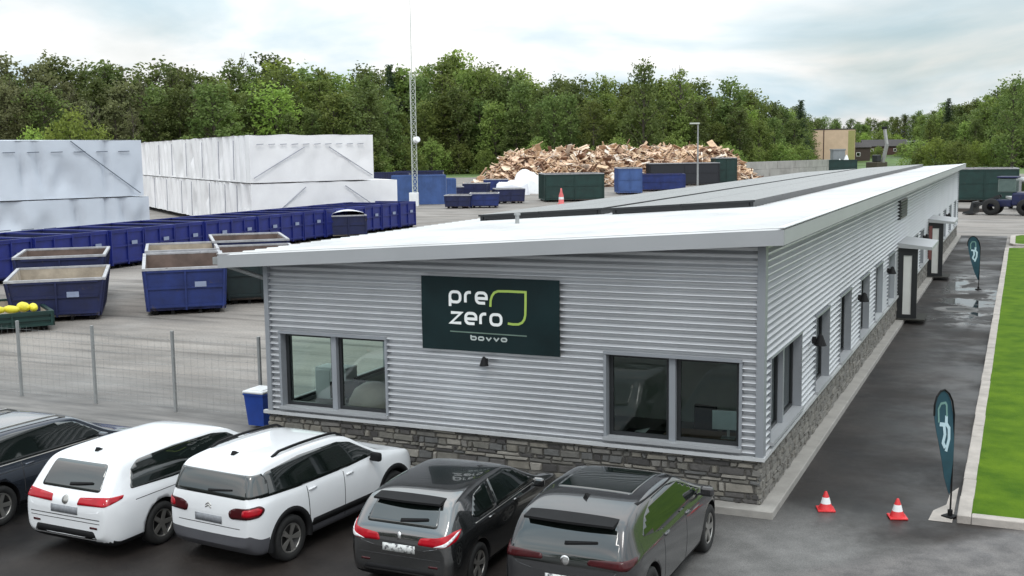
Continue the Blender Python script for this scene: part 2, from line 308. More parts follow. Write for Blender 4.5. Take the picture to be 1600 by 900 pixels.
def asphalt_mat(name, dark, light, r0, r1, site=True):
    m = bpy.data.materials.new(name); m.use_nodes = True; t = m.node_tree; n = t.nodes; l = t.links
    b = n['Principled BSDF']; b.inputs['Specular IOR Level'].default_value = .35; tcn = n.new('ShaderNodeTexCoord'); sp = n.new('ShaderNodeSeparateXYZ'); l.new(tcn.outputs['Object'], sp.inputs[0])
    def nz(scale, det=6, st=None):
        k = n.new('ShaderNodeTexNoise'); k.inputs['Scale'].default_value = scale; k.inputs['Detail'].default_value = det; k.inputs['Roughness'].default_value = 0.62
        if st: mp = n.new('ShaderNodeMapping'); mp.inputs['Scale'].default_value = st; l.new(tcn.outputs['Object'], mp.inputs[0]); l.new(mp.outputs[0], k.inputs['Vector'])
        else: l.new(tcn.outputs['Object'], k.inputs['Vector'])
        return k.outputs[0]
    def mth(op, *a):
        k = n.new('ShaderNodeMath'); k.operation = op
        for i, v in enumerate(a):
            if isinstance(v, (int, float)): k.inputs[i].default_value = v
            else: l.new(v, k.inputs[i])
        return k.outputs[0]
    def mr(i, a, b2, c=0, d=1):
        k = n.new('ShaderNodeMapRange'); k.interpolation_type = 'SMOOTHSTEP'; k.inputs['From Min'].default_value = a; k.inputs['From Max'].default_value = b2; k.inputs['To Min'].default_value = c; k.inputs['To Max'].default_value = d; l.new(i, k.inputs[0]); return k.outputs[0]
    def ramp(i, a, ca, bb, cb):
        r = n.new('ShaderNodeValToRGB'); e = r.color_ramp.elements; e[0].position = a; e[1].position = bb; e[0].color = (*ca, 1); e[1].color = (*cb, 1); l.new(i, r.inputs[0]); return r.outputs[0]
    def mix(f, A_, B_, mode='MIX'):
        k = n.new('ShaderNodeMix'); k.data_type = 'RGBA'; k.blend_type = mode
        if isinstance(f, float): k.inputs['Factor'].default_value = f
        else: l.new(f, k.inputs['Factor'])
        l.new(A_, k.inputs['A']); l.new(B_, k.inputs['B']); return k.outputs['Result']
    col = ramp(nz(0.45, 8), 0.36, dark, 0.66, light)
    rough = mr(nz(0.28, 7), 0.38, 0.62, r0, r1)
    if site:
        # paler patch by the building corner: wet sky sheen put into the colour
        dx = mth('SUBTRACT', sp.outputs[0], 0.7); dy = mth('MULTIPLY', mth('ADD', sp.outputs[1], 1.9), 0.9)
        d = mth('ADD', mth('SQRT', mth('ADD', mth('MULTIPLY', dx, dx), mth('MULTIPLY', dy, dy))), mth('MULTIPLY', mth('SUBTRACT', nz(0.7, 6), 0.5), 3.0))
        pa_ = mr(d, 2.9, 0.7); col = mix(pa_, col, ramp(nz(1.5, 8), .3, (.10, .098, .095), .7, (.19, .185, .18)))
        # light patch at the far right in front of the lawn
        q = mth('ADD', mth('SUBTRACT', sp.outputs[0], mth('MULTIPLY', sp.outputs[1], 0.9)), mth('MULTIPLY', mth('SUBTRACT', nz(0.9, 6), 0.5), 1.2))
        col = mix(mr(q, 3.1, 3.7), col, ramp(nz(2.5, 8), .35, (.09, .085, .085), .65, (.16, .15, .145)))
        # standing water on the path
        win = mth('MULTIPLY', mr(sp.outputs[1], 19.5, 24.0), mr(sp.outputs[1], 40.0, 35.0)); win = mth('MULTIPLY', win, mr(sp.outputs[0], 0.6, 1.3))
        wet_ = mth('MULTIPLY', win, mr(nz(0.55, 4, (1.0, .75, 1)), 0.46, 0.56))
        rough = mth('ADD', mth('MULTIPLY', rough, mth('SUBTRACT', 1.0, wet_)), mth('MULTIPLY', wet_, 0.05))
        l.new(mth('MULTIPLY', mth('SUBTRACT', 1.0, wet_), 0.35), (bpn := n.new('ShaderNodeBump')).inputs['Strength'])
    else:
        bpn = n.new('ShaderNodeBump'); bpn.inputs['Strength'].default_value = 0.35
    col = mix(1.0, col, ramp(nz(60, 3), .35, (.7, .7, .7), .7, (1.35, 1.35, 1.35)), 'MULTIPLY'); l.new(col, b.inputs['Base Color']); l.new(rough, b.inputs['Roughness'])
    bpn.inputs['Distance'].default_value = 0.008; l.new(nz(70, 4), bpn.inputs['Height']); l.new(bpn.outputs[0], b.inputs['Normal'])
    return m
asph = asphalt_mat('wet_asphalt', (0.007, 0.0062, 0.0065), (0.033, 0.027, 0.024), 0.38, 0.78)
W, L = 9.67, 60.0
p = MB()
p.add([(-40, -45, .004), (45, -45, .004), (45, .62, .004), (-40, .62, .004)], [(0, 1, 2, 3)])
p.add([(-11, .62, .004), (3.05, .62, .004), (3.05, 62, .004), (-11, 62, .004)], [(0, 1, 2, 3)])
tag(p.build('car_park', asph), None, None, kind='structure')
lightasph = asphalt_mat('grey_asphalt', (0.075, 0.073, 0.07), (0.15, 0.145, 0.14), 0.35, 0.8, False)

# ------------------------------------------------------------------ lawn, kerbs
lawnm = mat('lawn_soil', (0.045, 0.105, 0.004), 0.95, 0, 0.3, 1.4, 0.9, 45, col2=(0.105, 0.185, 0.008), thr=(0.32, 0.68), det=14, spec=.15)
def lawn(x0, x1, y0, y1):
    p = MB(); p.add([(x0, y0, .10), (x1, y0, .10), (x1, y1, .10), (x0, y1, .10)], [(0, 1, 2, 3)]); tag(p.build('lawn', lawnm), None, None, kind='structure')
lawn(3.24, 30, .80, 52.0)
lawn(3.55, 30, 54.35, 62.05)
def kerb(path, wd, h, name, label=None):
    p = MB(); rk = random.Random(4)
    for a, b in zip(path[:-1], path[1:]):
        a, b = Vector(a), Vector(b); d = b - a; n = max(1, round(d.length / 1.0)); n = min(n, 60); t = d / n; ang = math.atan2(d.y, d.x)
        for k in range(n):
            c_ = a + t * (k + .5); p.box((c_.x + rk.uniform(-.006, .006), c_.y + rk.uniform(-.006, .006), h / 2 - .02 + rk.uniform(-.004, .004)), (t.length - .008, wd, h + .04), rz=ang + rk.uniform(-.004, .004), bev=.014)
    return tag(p.build(name, kerbm), None, None, kind='structure')
arc = [(3.40 - .25 * math.cos(a), .95 - .25 * math.sin(a)) for a in [0, .5, 1.0, PI / 2]]
kerb([(30, 52.6), (3.9, 52.6), (3.4, 52.4), (3.15, 51.8)] + [(3.15, 50 - 5 * k) for k in range(10)] + [(3.15, .585)], .21, .13, 'lawn_kerb')
kerb([(3.26, .70), (30, .70)], .21, .13, 'lawn_kerb')
kerb([(30, 54.2), (4.2, 54.2), (3.6, 54.4), (3.4, 54.9), (3.4, 61.0), (3.7, 61.9), (4.4, 62.2), (30, 62.2)], .3, .14, 'island_kerb')
p = MB(); p.add([(2.62, .55, .010), (2.98, .55, .010), (2.98, 2.6, .010), (2.86, 2.2, .010), (2.84, 1.5, .010), (2.66, 1.1, .010)], [(0, 1, 2, 3, 4, 5)])
tag(p.build('kerb_strip', kerbm), None, None, kind='structure')

# ------------------------------------------------------------------ building
RK = (4.70 - 4.03) / 10.8            # roof slope per metre in x
RX0, RX1, RY0, RY1 = -10.40, 0.43, -0.50, L + .45
def rz_(x): return 4.70 + RK * (x - .43)
OVER = 0.23
bld = thing('office_building', 'long low office building clad in grey corrugated metal with stone plinth and white sloping roof', 'building')
SILL = 0.93
def wall_rects(u0, u1, z0, z1, holes):
    us = sorted({u0, u1} | {h[i] for h in holes for i in (0, 1)})
    for a, b in zip(us[:-1], us[1:]):
        hs = sorted((h[2], h[3]) for h in holes if h[0] <= a + 1e-6 and h[1] >= b - 1e-6); z = z0
        for q0, q1 in hs:
            if q0 > z: yield a, b, z, q0
            z = q1
        if z1 > z: yield a, b, z, z1
PIT = 0.117
PROF = [(0.0, 0.0), (0.42, 0.0), (0.45, .012), (0.48, .080), (0.54, .090), (0.62, .086), (0.80, .048), (0.96, .006)]
def zoff(z):
    t = (z / PIT) % 1.0
    pts = PROF + [(1.0, 0.0)]
    for (a, p0), (b, p1) in zip(pts[:-1], pts[1:]):
        if a <= t <= b: return p0 + (p1 - p0) * (t - a) / (b - a)
    return 0
def corr(mb, fn, u0, u1, z0, z1, n=1):
    zs = [z0]; k = math.floor(z0 / PIT)
    while k * PIT < z1 + PIT:
        for t, _ in PROF:
            z = (k + t) * PIT
            if z0 + 1e-4 < z < z1 - 1e-4: zs.append(z)
        k += 1
    zs.append(z1); us = [u0 + (u1 - u0) * i / n for i in range(n + 1)]
    vs = [fn(u, zoff(z), z) for z in zs for u in us]
    mb.add(vs, [(j * (n + 1) + i, j * (n + 1) + i + 1, (j + 1) * (n + 1) + i + 1, (j + 1) * (n + 1) + i) for j in range(len(zs) - 1) for i in range(n)], 0)
FH = [(-9.34, -7.0, 1.06, 2.50), (-2.61, -.31, 1.06, 2.50)]
SH = [(.55, 3.42, 1.06, 2.48)] + [(y, y + 1.72, 1.00, 2.52) for y in (5.12, 8.55, 12.15, 15.40, 18.88)] + [(22.9, 24.5, .16, 2.45), (27.2, 29.6, 1.0, 2.45), (31.0, 32.6, 1.0, 2.45), (36.3, 37.9, .16, 2.45), (41, 42.7, 1.0, 2.5), (46, 47.7, 1.0, 2.5), (51, 52.7, 1.0, 2.5), (56, 57.7, 1.0, 2.5)]
LH = [(.5, 4.5, 0.98, 2.60), (5.2, 7.2, 1.06, 2.5), (9, 11, 1.06, 2.5)]
def clip_top(me, gap):
    bm = bmesh.new(); bm.from_mesh(me); n_ = Vector((-RK, 0, 1)).normalized()
    bmesh.ops.bisect_plane(bm, geom=bm.verts[:] + bm.edges[:] + bm.faces[:], dist=1e-5, plane_co=Vector((.43, 0, 4.70 - gap)), plane_no=n_, clear_outer=True)
    bm.to_mesh(me); bm.free()
def wall(name, fn, u0, u1, z0, holes, outward):
    mb = MB()
    for a, b, q0, q1 in wall_rects(u0, u1, z0, 4.9, holes):
        corr(mb, fn, a, b, q0, q1)
    o = mb.build(name, clad, bld); clip_top(o.data, .10)
    mb = MB()                       # plain inner leaf
    for a, b, q0, q1 in wall_rects(u0 + .18, u1 - .18, .16, 4.9, holes):
        mb.add([fn(a, -.16, q0), fn(b, -.16, q0), fn(b, -.16, q1), fn(a, -.16, q1)], [(0, 1, 2, 3)])
    i = mb.build('inner_wall', inwall, bld); clip_top(i.data, .12)
    return o
ffn = lambda u, d, z: (u, -d, z)          # front
sfn = lambda u, d, z: (d, u, z)           # right side
lfn = lambda u, d, z: (-W - d, u, z)
bfn = lambda u, d, z: (u, L + d, z)
wall('wall', ffn, -W, 0, SILL, FH, None); wall('wall', sfn, 0, L, SILL, SH, None); wall('wall', lfn, 0, L, SILL, LH, None); wall('wall', bfn, -W, 0, SILL, [], None)
# trims
for x0, x1, y0, y1, zt in ((-W - .02, -W + .08, -.102, .03, rz_(-W) - .12), (-.03, .102, -.102, .09, rz_(0) - .12), (-W - .102, -W + .03, .032, .10, rz_(-W) - .12), (-.06, .102, L - .06, L + .06, rz_(0) - .12)):
    mb = MB(); mb.b2(x0, x1, y0, y1, SILL + .015, zt); mb.build('corner_trim', trim, bld)
# window builder
def window(fn, u0, u1, z0, z1, panes, dark, depth=.14):
    d0 = .094
    s = MB(); t = .04 if dark else .05                    # outer flashing surround
    def bx(a, b, q0, q1, e0, e1, mi=0, m=None):
        P = [fn(u, d, z) for u in (a, b) for d in (e0, e1) for z in (q0, q1)]
        (m or s).add(P, [(0, 1, 3, 2), (4, 6, 7, 5), (0, 4, 5, 1), (2, 3, 7, 6), (0, 2, 6, 4), (1, 5, 7, 3)], mi)
    bx(u0 - t, u0, z0, z1, -.17, d0); bx(u1, u1 + t, z0, z1, -.17, d0); bx(u0 - t, u1 + t, z1, z1 + t, -.17, d0 + .012)
    root = s.build('window', trim, bld)
    m = MB(); bx(u0 - t, u1 + t, z0 - .06, z0 - .002, -.17, d0 + .05, 0, m); m.build('sill', fasc, root)
    fr = MB(); ft = .065; pw = (u1 - u0) / panes
    gl = MB()
    for k in range(panes):
        a, b = u0 + pw * k + .008, u0 + pw * (k + 1) - .008
        if panes > 1:
            if k: a += .05
            if k < panes - 1: b -= .05
        bx(a, a + ft, z0, z1, -.13, -.07, 0, fr); bx(b - ft, b, z0, z1, -.13, -.07, 0, fr); bx(a + ft, b - ft, z0, z0 + ft, -.13, -.07, 0, fr); bx(a + ft, b - ft, z1 - ft, z1, -.13, -.07, 0, fr)
        gl.add([fn(a + ft, -.10, z0 + ft), fn(b - ft, -.10, z0 + ft), fn(b - ft, -.10, z1 - ft), fn(a + ft, -.10, z1 - ft)], [(0, 1, 2, 3)])
        if k < panes - 1:
            mu = MB(); c = u0 + pw * (k + 1); bx(c - .055, c + .055, z0, z1, -.14, .02, 0, mu); mu.build('mullion', trim, root)
    fr.build('frame', darkf, root); gl.build('pane', glassb, root)
for h in FH: window(ffn, *h, 2, False)
for i, h in enumerate(SH):
    if h[2] < .5: continue
    window(sfn, *h, 2 if i == 0 else 1, True)
for h in LH: window(lfn, *h, 1, False)
# plinth cap, foundation ledge
mb = MB()
mb.b2(-W - .12, .125, -.125, -.035, SILL - .05, SILL + .012); mb.b2(.035, .125, -.035, 22.8, SILL - .05, SILL + .012)
mb.b2(.035, .125, 24.6, 36.2, SILL - .05, SILL + .012); mb.b2(.035, .125, 38, L, SILL - .05, SILL + .012)
mb.build('plinth_cap', mat('pale_cap_metal', (.50, .51, .52), .5, .1, .06), bld)
mb = MB(); mb.b2(-W - .37, .315, -.35, L + .3, -.2, .13, bev=.015); mb.build('foundation', conc, bld)
rnd = random.Random(3)
tones = [(.125, .12, .11), (.16, .153, .142), (.085, .08, .077), (.21, .195, .17), (.145, .138, .122), (.055, .052, .051), (.17, .158, .135), (.11, .11, .108), (.25, .235, .21)]
SV, SF, ST = [], [], []
def stones(fn, u0, u1, z0, z1, base, sc=1.0, quiet=0.0):
    z = z0
    while z < z1 - .03:
        h = min(rnd.uniform(.055, .16) * sc, z1 - z)
        if z1 - z - h < .05: h = z1 - z
        u = u0 - rnd.random() * .1
        while u < u1:
            wd = rnd.choice((rnd.uniform(.07, .2), rnd.uniform(.18, .48))) * sc; a, b = max(u0, u + .005), min(u1, u + wd - .005); u += wd
            if b - a < .03: continue
            q0, q1 = z + .004, z + h - .004; d = base + rnd.uniform(-.012, .022); e = .018; j = lambda: rnd.uniform(-.02, .02)
            o = len(SV)
            SV.extend([fn(a, 0, q0), fn(b, 0, q0), fn(b, 0, q1), fn(a, 0, q1)] + [fn(x + j(), d, q + j() * .6) for x, q in ((a + e, q0 + e * .8), (b - e, q0 + e * .8), (b - e, q1 - e * .8), (a + e, q1 - e * .8))])
            SF.extend([(o + 4, o + 5, o + 6, o + 7), (o, o + 1, o + 5, o + 4), (o + 1, o + 2, o + 6, o + 5), (o + 2, o + 3, o + 7, o + 6), (o + 3, o, o + 4, o + 7)])
            t = rnd.choice(tones); t = tuple(c * (1 - quiet) + .19 * quiet * k for c, k in zip(t, (1, .95, .86))); ST.extend([t] * 5)
        z += h
stones(ffn, -W - .05, .06, .13, SILL - .05, .065)
stones(sfn, -.06, 22.8, .13, SILL - .05, .065, 1.0, .72); stones(sfn, 24.6, 36.2, .13, SILL - .05, .065, 1.1, .72); stones(sfn, 38, L, .13, SILL - .05, .065, 1.2, .72)
stones(lfn, 0, 14, .13, SILL - .05, .065)
me = bpy.data.meshes.new('stone_plinth'); me.from_pydata(SV, [], SF); me.materials.append(stonem)
ca = me.color_attributes.new('tone', 'FLOAT_COLOR', 'CORNER')
for poly, t in zip(me.polygons, ST):
    for li in poly.loop_indices: ca.data[li].color = (*t, 1)
bm = bmesh.new(); bm.from_mesh(me); bmesh.ops.recalc_face_normals(bm, faces=bm.faces); bm.to_mesh(me); bm.free()
link('stone_plinth', me, bld)
mb = MB(); mb.b2(-W + .0, .035, -.035, .12, .135, SILL - .06); mb.b2(-.12, .036, .12, 22.8, .135, SILL - .06); mb.b2(-.12, .036, 24.6, 36.2, .135, SILL - .06); mb.b2(-.12, .036, 38, L, .135, SILL - .06); mb.b2(-W - .036, -W + .12, .12, L, .135, SILL - .06)
mb.build('plinth_core', mortar, bld)
# floor, ceiling, partitions
mb = MB(); mb.b2(-W + .17, -.17, .17, L - .17, .14, .17); mb.build('floor', infloor, bld)
mb = MB(); mb.b2(-W + .17, -.17, .17, L - .17, 2.72, 2.78); mb.build('ceiling', inwall, bld)
mb = MB(); mb.b2(-W + .18, -.18, 5.0, 5.1, .17, 2.72); mb.b2(-4.9, -4.8, .2, 5.0, .17, 2.72); mb.build('partition', inwall, bld)
# roof: ribbed sheet, fascia, soffit
mb = MB(); ys = [RY0]; k = 0
rib = [(0, 0), (.30, 0), (.33, .035), (.37, .035)]
y = RY0
prof = []
while y < RY1 - .4:
    for a, b in rib: prof.append((y + a, b))
    y += .4
prof.append((RY1, 0))
xs = [RX0, -5, RX1]
vs = [(x, yy, rz_(x) + zz_) for yy, zz_ in prof for x in xs]
mb.add(vs, [(j * 3 + i, j * 3 + i + 1, j * 3 + i + 4, j * 3 + i + 3) for j in range(len(prof) - 1) for i in range(2)], 0)
# closed underside so that the sheet has thickness
mb.add([(RX0, RY0, rz_(RX0) - .02), (RX1, RY0, rz_(RX1) - .02), (RX1, RY1, rz_(RX1) - .02), (RX0, RY1, rz_(RX0) - .02)], [(0, 1, 2, 3)])
roof = mb.build('roof', roofm, bld)
def slab_x(mb, x0, x1, y0, y1, top, bot, mi=0):
    P = [(x, y, rz_(x) + d) for x in (x0, x1) for y in (y0, y1) for d in (bot, top)]
    mb.add(P, [(0, 1, 3, 2), (4, 6, 7, 5), (0, 4, 5, 1), (2, 3, 7, 6), (0, 2, 6, 4), (1, 5, 7, 3)], mi)
mb = MB(); slab_x(mb, RX0 - .03, RX1 + .03, RY0 - .035, RY0 - .003, .012, -OVER); slab_x(mb, RX1 + .003, RX1 + .035, RY0 - .003, RY1, .012, -OVER); slab_x(mb, RX0 - .03, RX1 + .03, RY1 + .003, RY1 + .035, .012, -OVER)
mb.build('fascia', fasc, roof)
mb = MB(); slab_x(mb, RX0 - .04, RX1 + .045, RY0 - .045, RY0 + .10, .050, .038); slab_x(mb, RX1 - .1, RX1 + .045, RY0 + .102, RY1, .050, .038); mb.build('edge_flashing', roofm, roof)
mb = MB(); slab_x(mb, RX0, RX1, RY0, RY1, -.14, -.16); mb.build('soffit', mat('soffit_grey', (.20, .21, .22), .7), roof)
mb = MB(); x = RX0 - .035
mb.b2(x - .13, x - .005, RY0, RY1, rz_(RX0) - .17, rz_(RX0) - .16); mb.b2(x - .14, x - .125, RY0, RY1, rz_(RX0) - .17, rz_(RX0) - .03); mb.b2(x - .13, x, RY0 - .012, RY0 - .002, rz_(RX0) - .17, rz_(RX0) - .03)
mb.tube([(x - .07, -.35, rz_(RX0) - .17), (-W - .12, .25, 3.5), (-W - .12, .25, .2)], .045, 8); mb.build('gutter', steel, roof)
mb = MB(); mb.cyl((-7.2, 6.6, rz_(-7.2)), (-7.2, 6.6, rz_(-7.2) + .22), .05, n=10); mb.cyl((-7.2, 6.6, rz_(-7.2) + .22), (-7.2, 6.6, rz_(-7.2) + .27), .08, n=10); mb.build('vent_pipe', steel, roof)
# side doors with porch screens and canopies
for y in (22.9, 36.3):
    d = MB(); d.b2(-.12, -.07, y + .05, y + 1.55, .17, 2.40); door = d.build('door', darkf, bld)
    d = MB(); d.b2(-.068, -.062, y + .25, y + 1.35, .5, 2.2); d.build('pane', solar, door)
    d = MB(); d.bar((-.03, y + 1.4, 1.0), (-.03, y + 1.4, 1.4), .03); d.build('handle', steel, door)
    c = MB(); P = []
    for x, z in ((.065, 2.72), (1.15, 2.60), (1.15, 2.50), (.065, 2.56)): P += [(x, y - 1.15, z), (x, y + 2.0, z)]
    c.add(P, [(0, 2, 3, 1), (2, 4, 5, 3), (4, 6, 7, 5), (6, 0, 1, 7), (0, 6, 4, 2), (1, 3, 5, 7)]); can = c.build('canopy', fasc, bld)
    s = MB(); q = y - 1.05
    s.b2(.07, .25, q, q + .07, .13, 2.55); s.b2(.52, .70, q, q + .07, .13, 2.53); s.b2(.25, .52, q, q + .07, 2.30, 2.54); s.b2(.25, .52, q, q + .07, .13, .30)
    scn_ = s.build('porch_screen', darkf, bld)
    s = MB(); s.b2(.25, .52, q + .03, q + .04, .30, 2.30); s.build('pane', mat('frosted_glass' if y < 30 else 'pale_glass', (.62, .63, .61), .25, 0, .05), scn_)
    if y > 30:
        s = MB(); s.b2(.10, .24, q - .02, q - .003, .9, 2.4); s.build('panel', mat('dull_red_panel', (.16, .06, .055), .6), scn_)
    s = MB(); s.b2(.07, .98, y - 1.25, y + .2, .135, .17); s.build('door_mat', mat('dark_grating', (.035, .035, .03), .8, .2), bld)
mb = MB(); mb.b2(.02, .12, 21.8, 24.2, 3.50, 4.14); v_ = mb.build('vent', darkf, bld)
mb = MB()
for k in range(6): mb.box((.13, 23.0, 3.60 + .09 * k), (.03, 2.05, .05), M=Matrix.Rotation(.5, 3, 'Y'))
mb.build('louvre', darkf, v_)
# wall lamps
def wall_lamp(loc, side, label):
    t = thing('wall_lamp', label, 'lamp', loc, group='black wall lamps on the office')
    if side == 'f': t.scale = (.68, .68, .72)
    ax = Vector((0, -1, 0)) if side == 'f' else Vector((1, 0, 0))
    m = MB(); c = ax * .05; m.box(c, (.10 if side == 'f' else .08, .08 if side == 'f' else .10, .14), bev=.01); m.build('bracket', blackp, t)
    m = MB(); c = ax * .17; m.cyl(c + Vector((0, 0, .10)), c - Vector((0, 0, .10)), .05, .125, 16); m.cyl(c + Vector((0, 0, .10)), c + Vector((0, 0, .13)), .05, .02, 16); m.build('lamp_shade', blackp, t)
wall_lamp((-4.88, -.085, 2.24), 'f', 'small black wall lamp on the front wall below the dark green banner')
for k, y in enumerate((4.55, 11.45, 18.2, 31.9, 47.5)):
    wall_lamp((.085, y, 2.16), 's', ['black wall lamp beside the wide double window near the building corner', 'black wall lamp on the side wall between the second and third narrow windows', 'black wall lamp on the side wall before the fifth narrow window, nearest the first porch', 'black wall lamp on the side wall between the two door porches', 'black wall lamp on the far end of the side wall past the second porch'][k])

# ------------------------------------------------------------------ banner sign
def stroke(mb, pts, wd, fn, d=.004, mi=0, closed=False):
    P = [Vector(q) for q in pts]; n = len(P); A = []; B = []
    for i in range(n):
        if closed: a, b = P[(i - 1) % n], P[(i + 1) % n]; e0 = (P[i] - a).normalized(); e1 = (b - P[i]).normalized()
        else:
            e0 = (P[i] - P[i - 1]).normalized() if i else (P[1] - P[0]).normalized(); e1 = (P[i + 1] - P[i]).normalized() if i < n - 1 else e0
        n0 = Vector((-e0.y, e0.x)); n1 = Vector((-e1.y, e1.x)); nn = (n0 + n1)
        nn = nn.normalized() if nn.length > 1e-6 else n0; k = 1 / max(.5, nn.dot(n0)); A.append(P[i] + nn * wd / 2 * k); B.append(P[i] - nn * wd / 2 * k)
    m = n if closed else n - 1
    for i in range(m):
        j = (i + 1) % n; q = [A[i], A[j], B[j], B[i]]
        vs = [fn(v.x, v.y, 0) for v in q] + [fn(v.x, v.y, d) for v in q]
        mb.add(vs, [(4, 5, 6, 7), (0, 1, 5, 4), (1, 2, 6, 5), (2, 3, 7, 6), (3, 0, 4, 7)], mi)
def arcp(cx, cy, rx, ry, a0, a1, n=6): return [(cx + rx * math.cos(R(a0 + (a1 - a0) * i / n)), cy + ry * math.sin(R(a0 + (a1 - a0) * i / n))) for i in range(n + 1)]
BX0, BX1, BZ0, BZ1 = -6.17, -3.45, 2.40, 3.745
sg = thing('banner_sign', 'dark green banner with white lettering and green leaf outline on the front wall', 'sign', (0, 0, 0))
def bwave(u, v): return .112 + .012 * math.sin(u * 2.3 + v * 3) * (1 - abs(v / .7 - 1)) + .02 * max(0, .25 - v) * math.sin(u * 7)
def bpt(u, v, d): # u,v in metres from the lower left corner
    return (BX0 + u, -(bwave(u, v) + d), BZ0 + v)
mb = MB(); nu, nv = 40, 20; BW, BH = BX1 - BX0, BZ1 - BZ0
for dd in (0, -.006): mb.add([bpt(BW * i / nu, BH * j / nv, dd) for j in range(nv + 1) for i in range(nu + 1)], [(j * (nu + 1) + i, j * (nu + 1) + i + 1, (j + 1) * (nu + 1) + i + 1, (j + 1) * (nu + 1) + i) for j in range(nv) for i in range(nu)], 0, True)
mb.build('cloth', signm, sg)
def zp(x, y):       # measured letter positions -> metres on the cloth
    return ((x - 118 - .02 * (y - 100)) / 1057 * BW, BH - (y - 75 - .055 * (x - 115)) / 585 * BH)
LF = lambda u, v, d: bpt(u, v, .003 + d)
def letters(items, wd, mtl, name):
    for grp in items:
        mb = MB()
        for pts, closed in grp: stroke(mb, pts, wd, LF, .004, 0, closed)
        mb.build(name, mtl, sg)
def rr(x0, x1, y0, y1, r):   # rounded rect path in metres
    return arcp(x1 - r, y1 - r, r, r, 0, 90, 4) + arcp(x0 + r, y1 - r, r, r, 90, 180, 4) + arcp(x0 + r, y0 + r, r, r, 180, 270, 4) + arcp(x1 - r, y0 + r, r, r, 270, 360, 4)
def glyphs(word, ux, base, xh, cw, gap, r):
    its = []
    for chx in word:
        it = []; its.append(it); a, b = ux, ux + cw
        if chx == 'p': it.append((rr(a, b, base, base + xh, r), True)); it.append(([(a, base + r), (a, base - xh * .42)], False))
        if chx == 'b': it.append((rr(a, b, base, base + xh, r), True)); it.append(([(a, base + xh - r), (a, base + xh * 1.5)], False))
        if chx == 'r':
            b = a + cw * .55; it.append(([(a, base)] + [(a, base + xh - r)] + arcp(a + r, base + xh - r, r, r, 180, 90, 4)[1:] + [(b, base + xh)], False))
        if chx == 'e': it.append(([(a + .01, base + xh * .46), (b, base + xh * .46)] + arcp(b - r, base + xh - r, r, r, 0, 90, 4) + arcp(a + r, base + xh - r, r, r, 90, 180, 4) + arcp(a + r, base + r, r, r, 180, 270, 4) + [(b - .03, base)], False))
        if chx == 'z': it.append(([(a, base + xh), (b, base + xh), (a, base), (b, base)], False))
        if chx == 'o': it.append((rr(a, b, base, base + xh, r), True))
        if chx == 'v': it.append(([(a, base + xh), ((a + b) / 2, base), (b, base + xh)], False))
        ux = b + gap
    return its
letters(glyphs('pre', .585, .885, .185, .205, .105, .07), .052, whitep, 'lettering')
letters(glyphs('zero', .60, .505, .185, .205, .09, .07), .052, whitep, 'lettering')
le = [zp(663, 330), zp(666, 280)] + [zp(676, 245), zp(694, 220), zp(722, 209)] + [zp(800, 211), zp(930, 219)] + [zp(931, 300), zp(930, 395)] + [zp(922, 430), zp(905, 455), zp(878, 468), zp(835, 468), zp(797, 462)]
letters([[(le, False)]], .042, greenp, 'leaf_outline')
letters([[([zp(352, 522), zp(940, 560)], False)]], .022, dimp, 'rule')
letters(glyphs('bovvo', 1.0, .215, .055, .10, .05, .026), .026, dimw, 'small_lettering')

# ------------------------------------------------------------------ solar arrays on the roof
def solar_array(x0, x1, y0, y1, label):
    t = thing('solar_array', label, 'solar panels', ((x0 + x1) / 2, y0, rz_((x0 + x1) / 2)), group=None); ox, oz = (x0 + x1) / 2, rz_((x0 + x1) / 2)
    lift = .20
    f = MB()  # dark rails, boxed up to stand in for the shade under the panels
    for x in (x0 + .08, ox, x1 - .08): f.bar((x - ox, .05, rz_(x) - oz + .09), (x - ox, y1 - y0 - .05, rz_(x) - oz + .085), .08, .13)
    f.bar((x0 + .14 - ox, .10, rz_(x0) - oz + .13), (x1 - .14 - ox, .10, rz_(x1) - oz + .085), .08, .13); f.build('rail_shade_skirt', darkf, t)
    k = 0; y = 0.0; pw = 1.13; first = None
    while y < y1 - y0 - pw:
        for a, b in ((x0, ox - .01), (ox + .01, x1)):
            m = MB(); P = [(x - ox, yy, rz_(x) - oz + d) for x in (a, b) for yy in (y + .012, y + pw - .012) for d in (lift - .05, lift)]
            m.add(P, [(0, 1, 3, 2), (4, 6, 7, 5), (0, 4, 5, 1), (2, 3, 7, 6), (0, 2, 6, 4), (1, 5, 7, 3)], 0); m.m = [1, 1, 1, 1, 1, 0]
            m.build('solar_panel', [solar, darkf], t)
        y += pw
    return t
solar_array(-5.55, -1.95, 8.6, 58.5, 'long array of grey solar panels on the roof nearer the right eave')
solar_array(-9.45, -5.95, 9.1, 58.0, 'long array of grey solar panels on the roof nearer the low left eave')

